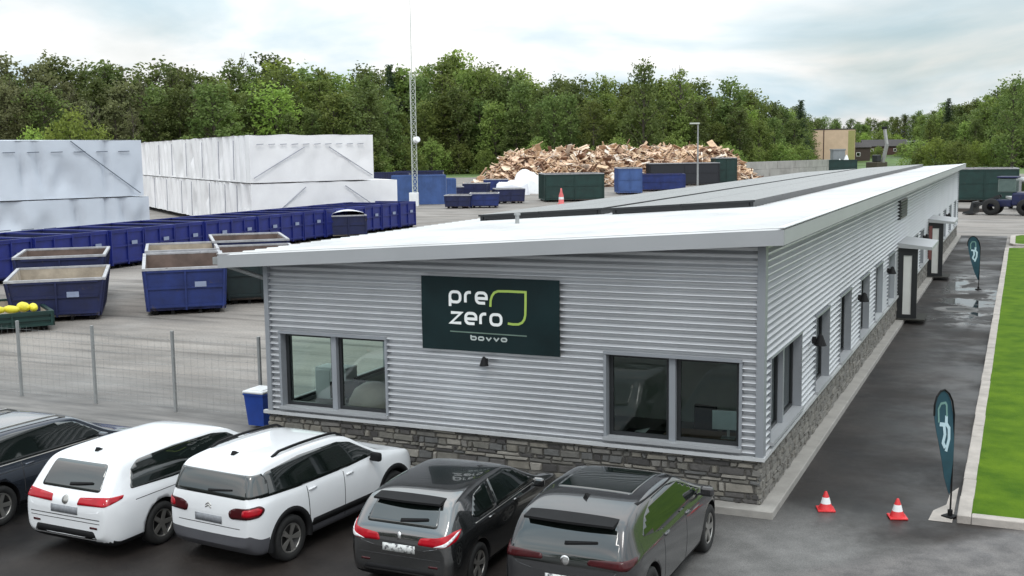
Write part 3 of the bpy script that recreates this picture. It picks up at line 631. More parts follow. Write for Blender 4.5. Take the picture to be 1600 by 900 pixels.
# ------------------------------------------------------------------ office furniture seen through the windows
def desk(loc, rz, label, top):
    t = thing('desk', label, 'desk', loc, rz)
    m = MB(); m.box((0, 0, .73), (1.6, .8, .035), bev=.012); m.build('desk_top', top, t)
    for sx in (-1, 1):
        m = MB(); m.b2(sx * .7 - .03, sx * .7 + .03, -.33, .33, 0, .04); m.b2(sx * .7 - .03, sx * .7 + .03, -.04, .04, .04, .71); m.build('leg', frame, t)
    return t
def office_chair(loc, rz, label):
    t = thing('office_chair', label, 'chair', loc, rz)
    m = MB(); m.box((0, 0, .47), (.5, .48, .08), bev=.03); m.build('seat', blackp, t)
    m = MB(); m.box((0, .25, .86), (.46, .07, .62), bev=.03); m.build('backrest', blackp, t)
    m = MB(); m.cyl((0, 0, .08), (0, 0, .44), .03); m.build('column', steel, t)
    m = MB()
    for k in range(5): a = k * 2 * PI / 5; m.bar((0, 0, .09), (.3 * math.cos(a), .3 * math.sin(a), .05), .05, .04)
    m.build('base', blackp, t)
    for sx in (-1, 1):
        m = MB(); m.b2(sx * .28 - .03, sx * .28 + .03, -.15, .15, .66, .69); m.b2(sx * .28 - .02, sx * .28 + .02, .02, .07, .45, .66); m.build('armrest', blackp, t)
def monitor(loc, rz, label, sm):
    t = thing('monitor', label, 'monitor', loc, rz)
    m = MB(); m.box((0, 0, .32), (.56, .03, .34), bev=.008); m.build('screen', sm, t)
    m = MB(); m.box((0, .02, .09), (.05, .03, .18)); m.box((0, .02, .008), (.24, .18, .016)); m.build('stand', steel, t)
fl = .172
peach = mat('pale_birch', (.62, .52, .44), .5)
desk((-8.75, .95, fl), .15, 'dark desk just inside the left front window', mat('dark_desk', (.05, .045, .04), .5))
office_chair((-8.45, 1.75, fl), 2.6, 'black office chair behind the dark desk in the left front window')
monitor((-8.55, .9, fl + .75), .5, 'black backed monitor on the dark desk in the left front window', blackp)
t = thing('cabinet', 'tall white cabinet by the side window of the left front office', 'cabinet', (-9.15, 1.55, fl))
m = MB(); m.box((0, 0, .70), (.75, .45, 1.4), bev=.02); m.build('carcass', whitem, t)
for sx in (-1, 1): m = MB(); m.box((sx * .185, -.235, .70), (.35, .02, 1.3), bev=.005); m.build('door', whitem, t)
t = thing('armchair', 'beige armchair with a high rounded back inside the right half of the left front window', 'armchair', (-7.85, .85, fl), .5)
m = MB(); m.lathe([(0, 1.28), (.2, 1.25), (.36, 1.15), (.47, .95), (.52, .7), (.52, .2), (.45, .08), (0, .08)], n=28); m.build('shell', peach, t)
m = MB(); m.cyl((0, 0, 0), (0, 0, .08), .3, n=20); m.build('foot', blackp, t)
desk((-1.1, 1.1, fl), 0, 'brown desk inside the right front window', mat('brown_desk', (.16, .10, .07), .5))
monitor((-.75, 1.05, fl + .75), .1, 'pale screen on the brown desk in the right front window', mat('pale_screen', (.45, .52, .54), .3))
office_chair((-1.25, 1.9, fl), 2.9, 'black office chair behind the brown desk in the right front window')
t = thing('paper_sheet', 'crumpled white paper lying inside the right front window', 'paper', (-2.28, .75, fl + .76))
m = MB(); m.add([(-.12, -.1, .0), (.1, -.08, .02), (.16, .12, .1), (-.1, .1, .03)], [(0, 1, 2), (0, 2, 3)]); m.add([(-.12, -.1, -.006), (.1, -.08, .014), (.16, .12, .094), (-.1, .1, .024)], [(0, 1, 2), (0, 2, 3)]); m.build('sheet', whitem, t)
t = thing('side_table', 'low black side table inside the right front window', 'table', (-2.25, .8, fl))
m = MB(); m.box((0, 0, .735), (.7, .7, .03), bev=.008); m.build('table_top', blackp, t)
for sx in (-.3, .3):
    for sy in (-.3, .3): m = MB(); m.b2(sx - .02, sx + .02, sy - .02, sy + .02, 0, .72); m.build('leg', blackp, t)

# ------------------------------------------------------------------ cars
glassc = mat('car_glass', (.006, .009, .008), .03, 0, .1, spec=.55)
lampred = mat('tail_lamp_red', (.38, .003, .012), .25, 0, .2, 6, coat=.25, spec=.3)
lampdark = mat('tail_lamp_dark', (.05, .004, .006), .2, 0, .15, 6, coat=.25, spec=.3)
lampclear = mat('lamp_clear', (.7, .7, .72), .1, 0, .05, coat=1)
rimsil = mat('alloy_silver', (.42, .41, .39), .32, .8, .1)
rimdk = mat('alloy_dark', (.03, .03, .03), .4, .5, .2)
plate = mat('number_plate', (.10, .10, .11), .5, 0, .06, 16, col2=(.66, .67, .66), thr=(.40, .50))
plateg = mat('dull_number_plate', (.22, .23, .25), .5, 0, .25, 14)
chrome = mat('chrome', (.7, .7, .7), .15, 1, .05)
seam = mat('panel_gap', (.03, .03, .032), .8, 0, .1)
p_white = mat('white_paint', (.74, .75, .77), .28, 0, .02, coat=1)
p_black = mat('black_paint', (.010, .0105, .011), .22, 0, .05, coat=1); p_black.node_tree.nodes['Principled BSDF'].inputs['Coat IOR'].default_value = 2.4
p_bronze = mat('bronze_grey_paint', (.034, .034, .037), .22, .45, .05, coat=1)
p_bronze.node_tree.nodes['Principled BSDF'].inputs['Coat IOR'].default_value = 1.6; glassc.node_tree.nodes['Principled BSDF'].inputs['IOR'].default_value = 2.0
p_navy = mat('dark_navy_paint', (.05, .06, .08), .25, .7, .05, coat=1)
p_cladd = mat('grey_cladding', (.075, .075, .085), .6, 0, .1)

def car_body(sp):
    Lc, hw = sp['L'], sp['hw']; top = pchip(sp['top']); belt = pchip(sp['belt'])
    rr_ = sp.get('rr', .42); fr = sp.get('fr', .75); er, ef = sp.get('er', .80), sp.get('ef', .66)
    def half(y):
        f = 1.0
        if y < rr_: t = 1 - y / rr_; f = er + (1 - er) * math.sqrt(max(0, 1 - t ** 2.2))
        if y > Lc - fr: t = 1 - (Lc - y) / fr; f = ef + (1 - ef) * math.sqrt(max(0, 1 - t ** 2.2))
        return hw * f
    def bot(y): return sp['z0'] + .17 * max(0, 1 - y / .22) ** 1.5 + .12 * max(0, 1 - (Lc - y) / .3) ** 1.5
    tum = sp.get('tum', .30)
    ys = [0, .012, .03, .055, .09, .13, .18, .24, .30, .36, .43, .5, .6, .72, .86]
    y = 1.0
    while y < Lc - .7: ys.append(y); y += .14
    ys += [Lc - q for q in (.6, .5, .4, .32, .24, .17, .11, .06, .03, .01, 0)]
    rings = []
    for y in ys:
        w_, zt, z0 = half(y), top(y), bot(y); zb = min(belt(y), zt - .03); gh = max(0, zt - zb); z0 = min(z0, zb - .12); hb = zb - z0
        xb = w_ * .955; xt = max(xb - tum * gh - .02, .3 * w_); cr = min(1, gh / .35)
        H = [(0, z0), (w_ * .55, z0), (w_ * .88, z0 + .005), (w_ * .955, z0 + .05), (w_ * .985, z0 + hb * .22), (w_, z0 + hb * .48), (w_ * 1.0, z0 + hb * .68), (w_ * .988, z0 + hb * .86), (w_ * .972, z0 + hb * .96), (xb, zb)]
        for t in (.18, .42, .66, .84): H.append((xb + (xt - xb) * t, zb + (gh - .05 * cr) * t))
        H += [(xt * .985, zt - .045 * cr - .012 * (1 - cr)), (xt * .93, zt - .022 * cr - .006), (xt * .80, zt - .010 * cr - .003), (xt * .5, zt - .004), (0, zt)]
        rings.append([(x, y, z) for x, z in H])
    k = len(rings[0]); vs = []; fs = []
    full = []
    for r in rings:
        loop = r + [(-x, y, z) for x, y, z in r[-2:0:-1]]; full.append(loop)
    n = len(full[0])
    for lp in full: vs += lp
    for i in range(len(full) - 1):
        for j in range(n): fs.append((i * n + j, i * n + (j + 1) % n, (i + 1) * n + (j + 1) % n, (i + 1) * n + j))
    # end caps as strips between mirrored points
    for base, flip in ((0, False), ((len(full) - 1) * n, True)):
        for j in range(k - 1):
            a, b = j, j + 1; a2, b2 = (n - j) % n, n - j - 1
            q = [base + a, base + b, base + b2, base + a2]; q = [x for i, x in enumerate(q) if x not in q[:i]]
            if len(q) >= 3: fs.append(q if flip else q[::-1])
    bm = bmesh.new(); V = [bm.verts.new(v) for v in vs]
    for f in fs:
        try: bm.faces.new([V[i] for i in f])
        except ValueError: pass
    bmesh.ops.recalc_face_normals(bm, faces=bm.faces)
    return bm

def grid_poly(poly, step):
    bm = bmesh.new(); bm.faces.new([bm.verts.new((u, v, 0)) for u, v in poly])
    us = [q[0] for q in poly]; vs = [q[1] for q in poly]
    for ax, lo, hi in ((0, min(us), max(us)), (1, min(vs), max(vs))):
        t = lo + step
        while t < hi - step * .3:
            co = Vector((t, 0, 0)) if ax == 0 else Vector((0, t, 0)); no = Vector((1, 0, 0)) if ax == 0 else Vector((0, 1, 0))
            bmesh.ops.bisect_plane(bm, geom=bm.verts[:] + bm.edges[:] + bm.faces[:], dist=1e-5, plane_co=co, plane_no=no); t += step
    return bm
def round_poly(poly, r, n=4):
    out_ = []; m = len(poly)
    for i in range(m):
        p0, p1, p2 = Vector(poly[i - 1]), Vector(poly[i]), Vector(poly[(i + 1) % m]); a = (p0 - p1); b = (p2 - p1)
        d = min(r, a.length * .45, b.length * .45); s, e = p1 + a.normalized() * d, p1 + b.normalized() * d
        for k in range(n + 1): t = k / n; out_.append(tuple((1 - t) ** 2 * s + 2 * t * (1 - t) * p1 + t * t * e))
    return out_
class Patch:
    def __init__(s, bvh): s.b = bvh; s.mb = MB()
    def add(s, poly, view, off=.004, step=.06, r=0.0, skirt=.012, mi=0):
        if r: poly = round_poly(poly, r)
        bm = grid_poly(poly, step); pos = {}
        for v in bm.verts:
            u, q = v.co.x, v.co.y
            if view == 'right': o, d = Vector((4, u, q)), Vector((-1, 0, 0))
            elif view == 'left': o, d = Vector((-4, u, q)), Vector((1, 0, 0))
            elif view == 'rear': o, d = Vector((u, -4, q)), Vector((0, 1, 0))
            elif view == 'front': o, d = Vector((u, 9, q)), Vector((0, -1, 0))
            elif view == 'top': o, d = Vector((u, q, 5)), Vector((0, 0, -1))
            elif view == 'rr': d = Vector((-1, 1, 0)).normalized(); o = Vector((u / math.sqrt(2), u / math.sqrt(2), q)) - d * 5
            elif view == 'rl': d = Vector((1, 1, 0)).normalized(); o = Vector((-u / math.sqrt(2), u / math.sqrt(2), q)) - d * 5
            h = s.b.ray_cast(o, d)
            if h[0] is not None: pos[v] = (h[0] + h[1] * off, h[0] - h[1] * skirt)
        ids = {}; vs = []
        for v in pos: ids[v] = len(vs); vs += [pos[v][0], pos[v][1]]
        fs = []
        ok = [f for f in bm.faces if all(v in pos for v in f.verts)]
        for f in ok: fs.append([ids[v] for v in f.verts])
        oks = set(ok)
        for e in bm.edges:
            lf = [f for f in e.link_faces if f in oks]
            if len(lf) == 1: a, b = e.verts; fs.append([ids[a], ids[b], ids[b] + 1, ids[a] + 1])
        s.mb.add(vs, fs, mi, True); bm.free(); return s
    def both(s, poly, off=.004, **k):
        s.add(poly, 'right', off, **k); s.add(poly, 'left', off, **k); return s

def wheel(car, x, y, r, wd, sgn, rimm_, style):
    root = bpy.data.objects.new('wheel', None); COL.objects.link(root); root.parent = car; root.location = (x, y, r)
    M = Matrix.Rotation(sgn * PI / 2, 4, 'Y')
    m = MB(); hwd = wd / 2
    m.lathe([(r * .64, -hwd), (r * .9, -hwd), (r * .985, -hwd * .8), (r, -hwd * .4), (r, hwd * .4), (r * .985, hwd * .8), (r * .9, hwd), (r * .66, hwd * .96), (r * .64, hwd * .7)], M, 36); m.build('tyre', rubber, root)
    m = MB(); m.lathe([(0, hwd * .25), (r * .6, hwd * .25), (r * .6, hwd * .8), (r * .655, hwd * .86)], M, 36, 0); m.lathe([(r * .655, hwd * .86), (r * .60, hwd * .92), (r * .585, hwd * .8)], M, 36, 1)
    m.cyl(M @ Vector((0, 0, hwd * .3)), M @ Vector((0, 0, hwd * .8)), r * .12, n=12, mi=1)
    for k in range(5):
        a = k * 2 * PI / 5 + .3
        for off in ((-.13, .13) if style == 'twin' else (0,)):
            p0 = M @ Vector((r * .1 * math.cos(a), r * .1 * math.sin(a), hwd * .7)); p1 = M @ Vector((r * .62 * math.cos(a + off), r * .62 * math.sin(a + off), hwd * .8))
            d = (p1 - p0); xax = d.normalized(); zax = Vector((sgn, 0, 0)); yax = zax.cross(xax); q = Matrix((xax, yax, zax)).transposed()
            m.box((p0 + p1) / 2, (d.length, r * (.11 if style == 'twin' else .2), .02), 1, M=q)
    m.build('rim', [rimdk, rimm_], root)

def make_car(sp, label, paint, x, yrear, rz=0.0, size=1.0):
    t = thing('parked_car', label, 'car', (x, yrear, .004), rz, group='cars parked in front of the office'); t.scale = (size,) * 3
    bm = car_body(sp); me = bpy.data.meshes.new('body'); bm.to_mesh(me); bm.free()
    o = bpy.data.objects.new('tmp_body', me); COL.objects.link(o); me.materials.append(paint); me.materials.append(blackp); me.materials.append(sp.get('low', blackp))
    md = o.modifiers.new('s', 'SUBSURF'); md.levels = 1; md.render_levels = 1
    # wheel arch cutters
    cut = MB(); ar = sp['wr'] + .055
    for yw in (sp['yr'], sp['yr'] + sp['wb']):
        for sg_ in (-1, 1): cut.cyl((sg_ * (sp['hw'] - .30), yw, sp['wr'] + .01), (sg_ * (sp['hw'] + .3), yw, sp['wr'] + .01), ar, n=40, mi=0)
    co = cut.build('tmp_cut', blackp)
    bo = o.modifiers.new('b', 'BOOLEAN'); bo.operation = 'DIFFERENCE'; bo.object = co; bo.solver = 'EXACT'; bo.material_mode = 'TRANSFER'
    dg = bpy.context.evaluated_depsgraph_get(); ev = o.evaluated_get(dg); m2 = bpy.data.meshes.new_from_object(ev, depsgraph=dg)
    # un-cut hull for placing the panes and lamps
    bo.show_viewport = False; bo.show_render = False; dg.update(); ev = o.evaluated_get(dg); hull = bpy.data.meshes.new_from_object(ev, depsgraph=dg)
    bh = bmesh.new(); bh.from_mesh(hull); bvh = BVHTree.FromBMesh(bh); bh.free()
    bpy.data.objects.remove(o); bpy.data.objects.remove(co)
    lowz = sp.get('lowz', pchip([(0, sp['z0'] + .12), (sp['L'], sp['z0'] + .12)]))
    for p_ in m2.polygons:
        p_.use_smooth = True
        nm = m2.materials[p_.material_index].name if p_.material_index < len(m2.materials) else ''
        if nm == 'black_plastic': p_.use_smooth = False; continue
        c = p_.center
        if c.z < lowz(c.y): p_.material_index = 2
    m2.name = 'body'; b = link('body', m2, t); 
    P = lambda: Patch(bvh)
    for name, mtl, items in sp['patches']:
        if name == 'door_seam':
            for poly in items:
                for vw in ('right', 'left'): q = P(); q.add(poly, vw, .002, step=.08, skirt=.004); q.mb.build(name, mtl, t)
            continue
        for it in items:
            q = P(); view, poly = it[0], it[1]; kw = it[2] if len(it) > 2 else {}
            q.add(poly, view, **kw)
            if q.mb.f: q.mb.build(name, mtl, t)
    for yw in (sp['yr'], sp['yr'] + sp['wb']):
        for sg_ in (-1, 1): wheel(t, sg_ * (sp['hw'] - .115), yw, sp['wr'], .21, sg_, sp['rim'], sp.get('style', 'five'))
    if sp.get('flare'):
        for yw in (sp['yr'], sp['yr'] + sp['wb']):
            for sg_ in (-1, 1):
                m = MB(); A = [R(-12 + 204 * i / 24) for i in range(25)]; vs = []
                for a in A:
                    for rr2, xx in ((ar - .01, sp['hw'] - .05), (ar - .01, sp['hw'] + .012), (ar + .065, sp['hw'] + .006), (ar + .08, sp['hw'] - .05)):
                        vs.append((sg_ * xx, yw + rr2 * math.cos(a), sp['wr'] + .01 + rr2 * math.sin(a)))
                m.add(vs, [(4 * i + j, 4 * i + j + 1, 4 * i + j + 5, 4 * i + j + 4) for i in range(24) for j in range(3)], 0, True)
                m.build('arch_trim', blackp, t)
    # mirrors
    ym, zm = sp['mirror']
    for sg_ in (-1, 1):
        h = bvh.ray_cast(Vector((sg_ * 4, ym, zm - .02)), Vector((-sg_, 0, 0)))[0]; xm = abs(h.x) if h else sp['hw'] * .95
        m = MB(); m.box((sg_ * (xm + .13), ym, zm + .02), (.20, .10, .15), bev=.04); m.bar((sg_ * (xm - .03), ym + .02, zm - .04), (sg_ * (xm + .08), ym, zm - .02), .05, .03); m.build('mirror', sp.get('mirrorm', paint), t)
    # roof rails
    if sp.get('rails'):
        y0, y1, rx, rm = sp['rails']
        for sg_ in (-1, 1):
            pts = []
            for i in range(11):
                y = y0 + (y1 - y0) * i / 10; h = bvh.ray_cast(Vector((sg_ * rx, y, 5)), Vector((0, 0, -1)))[0]
                e = min(i, 10 - i); pts.append(Vector((sg_ * rx, y, h.z + (.0 if e == 0 else .045))))
            m = MB()
            for a, b_ in zip(pts[:-1], pts[1:]): m.bar(a, b_ + (b_ - a) * .04, .035, .032)
            m.build('roof_rail', rm, t)
    if sp.get('spoiler'):
        y0, y1, hx, zo, sm_ = sp['spoiler']; m = MB(); nx_ = 12
        vs = []
        for i in range(nx_ + 1):
            u = -1 + 2 * i / nx_; xx = hx * u; h = bvh.ray_cast(Vector((xx, y1, 5)), Vector((0, 0, -1)))[0]; zt_ = h.z if h else sp['top'][6][1]
            yy = y0 + .06 * u * u
            vs += [(xx, y1, zt_ - .02), (xx, y1, zt_ + .008), (xx, yy, zt_ + zo), (xx, yy, zt_ + zo - .03), (xx, y1 + .0, zt_ - .06)]
        m.add(vs, [(5 * i + j, 5 * i + j + 1, 5 * i + j + 6, 5 * i + j + 5) for i in range(nx_) for j in range(4)] + [(0, 1, 2, 3, 4), tuple(5 * nx_ + q for q in (0, 1, 2, 3, 4))], 0, False); m.build('spoiler', sm_, t)
    if sp.get('antenna'):
        ya = sp['antenna']; h = bvh.ray_cast(Vector((0, ya, 5)), Vector((0, 0, -1)))[0]
        m = MB(); m.add([(-.03, ya + .09, h.z - .01), (.03, ya + .09, h.z - .01), (.035, ya - .07, h.z - .01), (-.035, ya - .07, h.z - .01), (0, ya - .06, h.z + .06), (0, ya + .0, h.z + .045)], [(0, 1, 5), (1, 2, 4, 5), (2, 3, 4), (3, 0, 5, 4)]); m.build('roof_antenna', blackp, t)
    return t
def mir(poly): return [(-u, v) for u, v in poly][::-1]
def handles(ys, z): return [[(y, z), (y + .17, z + .004), (y + .17, z + .03), (y, z + .028)] for y in ys]

def rear_detail(zg, hwid, zb, wz, low=True):
    L_ = [('tailgate_gap', seam, [('rear', [(-hwid, zb), (hwid, zb), (hwid, zb + .010), (-hwid, zb + .010)], dict(off=.002, skirt=.003))]), ('rear_wiper', blackp, [('rear', [(-.02, wz), (.40, wz + .05), (.40, wz + .075), (-.02, wz + .04)], dict(off=.03))])]
    if low: L_ += [('bumper_insert', blackp, [('rear', [(-hwid * .9, zg), (hwid * .9, zg), (hwid * .82, zg + .12), (-hwid * .82, zg + .12)], dict(off=.006, r=.03))]), ('reflector', lampdark, [('rear', [(s * hwid * .92 - .07, zg + .16), (s * hwid * .92 + .07, zg + .16), (s * hwid * .92 + .07, zg + .19), (s * hwid * .92 - .07, zg + .19)], dict(off=.008)) for s in (-.9, .9)])]
    return L_
# white estate
top = [(0, .74), (.02, .86), (.06, .94), (.12, 1.00), (.24, 1.17), (.36, 1.33), (.46, 1.425), (.62, 1.468), (1.0, 1.49), (1.6, 1.50), (2.4, 1.49), (2.85, 1.44), (3.2, 1.27), (3.62, 1.04), (3.8, .99), (4.3, .91), (4.6, .80), (4.72, .66), (4.77, .50)]
est = dict(L=4.77, hw=.915, top=top, belt=[(0, .90), (.5, .965), (2.0, .945), (3.5, .93), (4.77, .82)], z0=.20, wr=.335, yr=1.09, wb=2.79, rim=rimsil, mirror=(3.25, .99), antenna=.75)
swin = [(.50, 1.03), (.62, 1.30), (.80, 1.395), (1.6, 1.425), (2.5, 1.405), (2.85, 1.345), (3.42, 1.02), (3.0, .985), (1.4, .99)]
est['patches'] = [
    ('side_window', glassc, [('right', swin, dict(r=.05)), ('left', swin[::-1], dict(r=.05))]),
    ('rear_window', glassc, [('rear', [(-.60, 1.03), (.60, 1.03), (.53, 1.385), (-.53, 1.385)], dict(r=.06, step=.05))]),
    ('windscreen', glassc, [('front', [(-.66, 1.06), (.66, 1.06), (.55, 1.41), (-.55, 1.41)], dict(r=.05))]),
    ('tail_lamp', lampred, [('rr', [(.19, .845), (.58, .865), (.84, .94), (.86, .985), (.60, .985), (.24, .945)], dict(r=.025, off=.008, step=.04)), ('rl', [(.19, .845), (.58, .865), (.84, .94), (.86, .985), (.60, .985), (.24, .945)], dict(r=.025, off=.008, step=.04))]),
    ('number_plate', plateg, [('rear', [(-.27, .70), (.27, .70), (.27, .81), (-.27, .81)], dict(off=.008))]),
    ('emblem', rimsil, [('rear', [(.062 * math.cos(a * .3927), .895 + .062 * math.sin(a * .3927)) for a in range(16)], dict(off=.008, step=.05))]),
    ('door_handle', p_white, [('right', h, dict(off=.02)) for h in handles((1.62, 2.62), .885)]),
    ('bumper_strip', seam, [('rear', [(-.70, .655), (.70, .655), (.70, .667), (-.70, .667)], dict(off=.003))]),
    ('door_seam', seam, [[(1.55, .96), (1.565, .96), (1.60, .42), (1.585, .42)], [(2.55, .97), (2.562, .97), (2.562, .30), (2.55, .30)], [(.55, .855), (3.6, .86), (3.6, .868), (.55, .866)]]),
]
est['patches'] += rear_detail(.36, .70, .60, 1.07)
make_car(est, 'white estate car with long dark side windows and slim red tail lamps', p_white, -9.1, -6.0, R(-2))

# white compact SUV
top = [(0, .84), (.015, .98), (.035, 1.06), (.065, 1.15), (.11, 1.28), (.16, 1.40), (.22, 1.475), (.34, 1.525), (.8, 1.58), (1.4, 1.60), (2.0, 1.59), (2.35, 1.53), (2.75, 1.31), (3.1, 1.13), (3.3, 1.08), (3.75, 1.0), (4.0, .89), (4.11, .74), (4.16, .58)]
suv = dict(L=4.16, hw=.88, top=top, belt=[(0, .98), (.5, 1.04), (2.0, 1.03), (3.1, 1.02), (4.16, .9)], z0=.22, wr=.345, yr=.79, wb=2.60, rim=rimsil, mirror=(2.78, 1.08), antenna=.60, low=p_cladd, flare=True, tum=.26,
    lowz=pchip([(0, .56), (.3, .52), (.34, .40), (4.16, .42)]), rails=(.72, 2.35, .60, blackp), mirrorm=blackp, style='twin')
swin = [(.20, 1.09), (.26, 1.28), (.42, 1.41), (1.2, 1.485), (2.1, 1.475), (2.4, 1.41), (2.98, 1.10), (2.2, 1.065), (1.0, 1.06)]
lt = [(.30, .80), (.72, .84), (.80, .93), (.72, 1.0), (.36, .965), (.28, .9)]
suv['patches'] = [
    ('side_window', glassc, [('right', swin, dict(r=.04)), ('left', swin[::-1], dict(r=.04))]),
    ('rear_window', glassc, [('rear', [(-.70, 1.09), (.70, 1.09), (.62, 1.41), (-.62, 1.41)], dict(r=.05, step=.05))]),
    ('quarter_window', glassc, [('rr', [(.52, 1.10), (.86, 1.10), (.84, 1.30), (.76, 1.41), (.54, 1.41)], dict(off=.006, step=.04)), ('rl', [(.52, 1.10), (.86, 1.10), (.84, 1.30), (.76, 1.41), (.54, 1.41)], dict(off=.006, step=.04))]),
    ('windscreen', glassc, [('front', [(-.64, 1.13), (.64, 1.13), (.54, 1.50), (-.54, 1.50)], dict(r=.05))]),
    ('tail_lamp', lampdark, [('rr', lt, dict(r=.07, off=.010, step=.04)), ('rl', lt, dict(r=.07, off=.010, step=.04))]),
    ('tail_lamp_lens', lampred, [('rr', [(.46, .85), (.70, .87), (.76, .93), (.69, .975), (.48, .955)], dict(r=.04, off=.016, step=.04)), ('rl', [(.46, .85), (.70, .87), (.76, .93), (.69, .975), (.48, .955)], dict(r=.04, off=.016, step=.04))]),  # inner lens in plain brighter red
    ('number_plate', plateg, [('rear', [(-.26, .70), (.26, .70), (.26, .81), (-.26, .81)], dict(off=.008))]),
    ('emblem', rimsil, [('rear', [(-.055, .90), (0, .935), (.055, .90), (.055, .915), (0, .955), (-.055, .915)], dict(off=.008, step=.03)), ('rear', [(-.055, .935), (0, .97), (.055, .935), (.055, .95), (0, .99), (-.055, .95)], dict(off=.008, step=.03))]),
    ('door_handle', p_white, [('right', h, dict(off=.02)) for h in handles((1.22, 2.12), .95)]),
    ('lower_trim', blackp, [('right', [(1.25, .40), (2.95, .40), (2.9, .50), (1.3, .50)], dict(off=.012)), ('left', [(1.25, .40), (2.95, .40), (2.9, .50), (1.3, .50)], dict(off=.012))]),
    ('door_seam', seam, [[(1.18, 1.03), (1.195, 1.03), (1.23, .5), (1.215, .5)], [(2.06, 1.03), (2.073, 1.03), (2.073, .34), (2.06, .34)]]),
]
suv['patches'] += rear_detail(.36, .60, .66, 1.13, False)
make_car(suv, 'white compact SUV with black roof rails and grey lower bumper', p_white, -6.81, -5.51, R(-5.8))

# black hatchback
top = [(0, .72), (.015, .86), (.04, .95), (.09, 1.02), (.19, 1.14), (.29, 1.26), (.37, 1.34), (.47, 1.38), (.85, 1.43), (1.5, 1.46), (2.0, 1.45), (2.4, 1.38), (2.85, 1.17), (3.25, 1.0), (3.45, .96), (3.9, .86), (4.12, .74), (4.22, .62), (4.27, .48)]
hat = dict(L=4.27, hw=.90, top=top, belt=[(0, .88), (.6, .965), (2.0, .93), (3.2, .91), (4.27, .80)], z0=.19, wr=.325, yr=.80, wb=2.62, rim=rimsil, mirror=(2.85, .98), tum=.36, er=.74, style='twin')
sw1 = [(.72, 1.06), (.98, 1.30), (1.45, 1.375), (1.45, .985), (.9, 1.0)]; sw2 = [(1.53, .98), (1.53, 1.38), (2.1, 1.375), (2.42, 1.30), (3.02, .985)]
lt = [(.22, .80), (.50, .795), (.72, .88), (.84, 1.0), (.70, 1.0), (.46, .93), (.26, .90)]
hat['patches'] = [
    ('side_window', glassc, [('right', sw1, dict(r=.05)), ('left', sw1[::-1], dict(r=.05)), ('right', sw2, dict(r=.05)), ('left', sw2[::-1], dict(r=.05))]),
    ('rear_window', glassc, [('rear', [(-.58, 1.03), (.58, 1.03), (.55, 1.17), (.50, 1.33), (-.50, 1.33), (-.55, 1.17)], dict(r=.06, step=.05))]),
    ('windscreen', glassc, [('front', [(-.62, 1.02), (.62, 1.02), (.52, 1.36), (-.52, 1.36)], dict(r=.05))]),
    ('tail_lamp', lampred, [('rr', lt, dict(r=.03, off=.010, step=.04)), ('rl', lt, dict(r=.03, off=.010, step=.04))]),
    ('reverse_lamp', lampclear, [('rr', [(.40, .80), (.52, .81), (.74, .945), (.80, .985), (.74, .975), (.50, .85)], dict(off=.016, step=.03)), ('rl', [(.40, .80), (.52, .81), (.74, .945), (.80, .985), (.74, .975), (.50, .85)], dict(off=.016, step=.03))]),
    ('number_plate', plate, [('rear', [(-.26, .665), (.26, .665), (.26, .775), (-.26, .775)], dict(off=.008))]),
    ('emblem', chrome, [('rear', [(-.02, .84), (.025, .85), (.03, .93), (.0, .95), (-.03, .93)], dict(off=.008, step=.03))]),
    ('door_handle', p_black, [('right', h, dict(off=.02)) for h in handles((1.18, 2.1), .90)]),
    ('chrome_strip', rimsil, [('right', [(.75, .955), (3.0, .955), (3.0, .965), (.75, .965)], dict(off=.006))]),
]
hat['spoiler'] = (.20, .48, .54, -.02, blackp)
hat['patches'] += rear_detail(.33, .66, .60, 1.06)
make_car(hat, 'black hatchback with claw shaped red tail lamps and white plate', p_black, -3.70, -5.42, R(0), .95)

# bronze grey hatchback
top = [(0, .76), (.015, .92), (.04, 1.02), (.08, 1.10), (.15, 1.22), (.23, 1.34), (.30, 1.41), (.42, 1.45), (.9, 1.535), (1.4, 1.565), (1.9, 1.56), (2.35, 1.48), (2.85, 1.27), (3.35, 1.06), (3.55, 1.0), (3.9, .90), (4.12, .78), (4.22, .64), (4.26, .5)]
ev_ = dict(L=4.26, hw=.905, top=top, belt=[(0, .93), (.5, 1.0), (2.0, .985), (3.3, .97), (4.26, .85)], z0=.19, wr=.355, yr=.73, wb=2.77, rim=rimsil, mirror=(3.05, 1.04), tum=.27, er=.80)
swin = [(.62, 1.14), (.85, 1.33), (1.25, 1.45), (1.9, 1.455), (2.3, 1.39), (3.15, 1.06), (2.8, 1.02), (1.3, 1.03)]
lt = [(.22, .90), (.62, .88), (.80, .95), (.82, 1.0), (.55, 1.0), (.24, .97)]
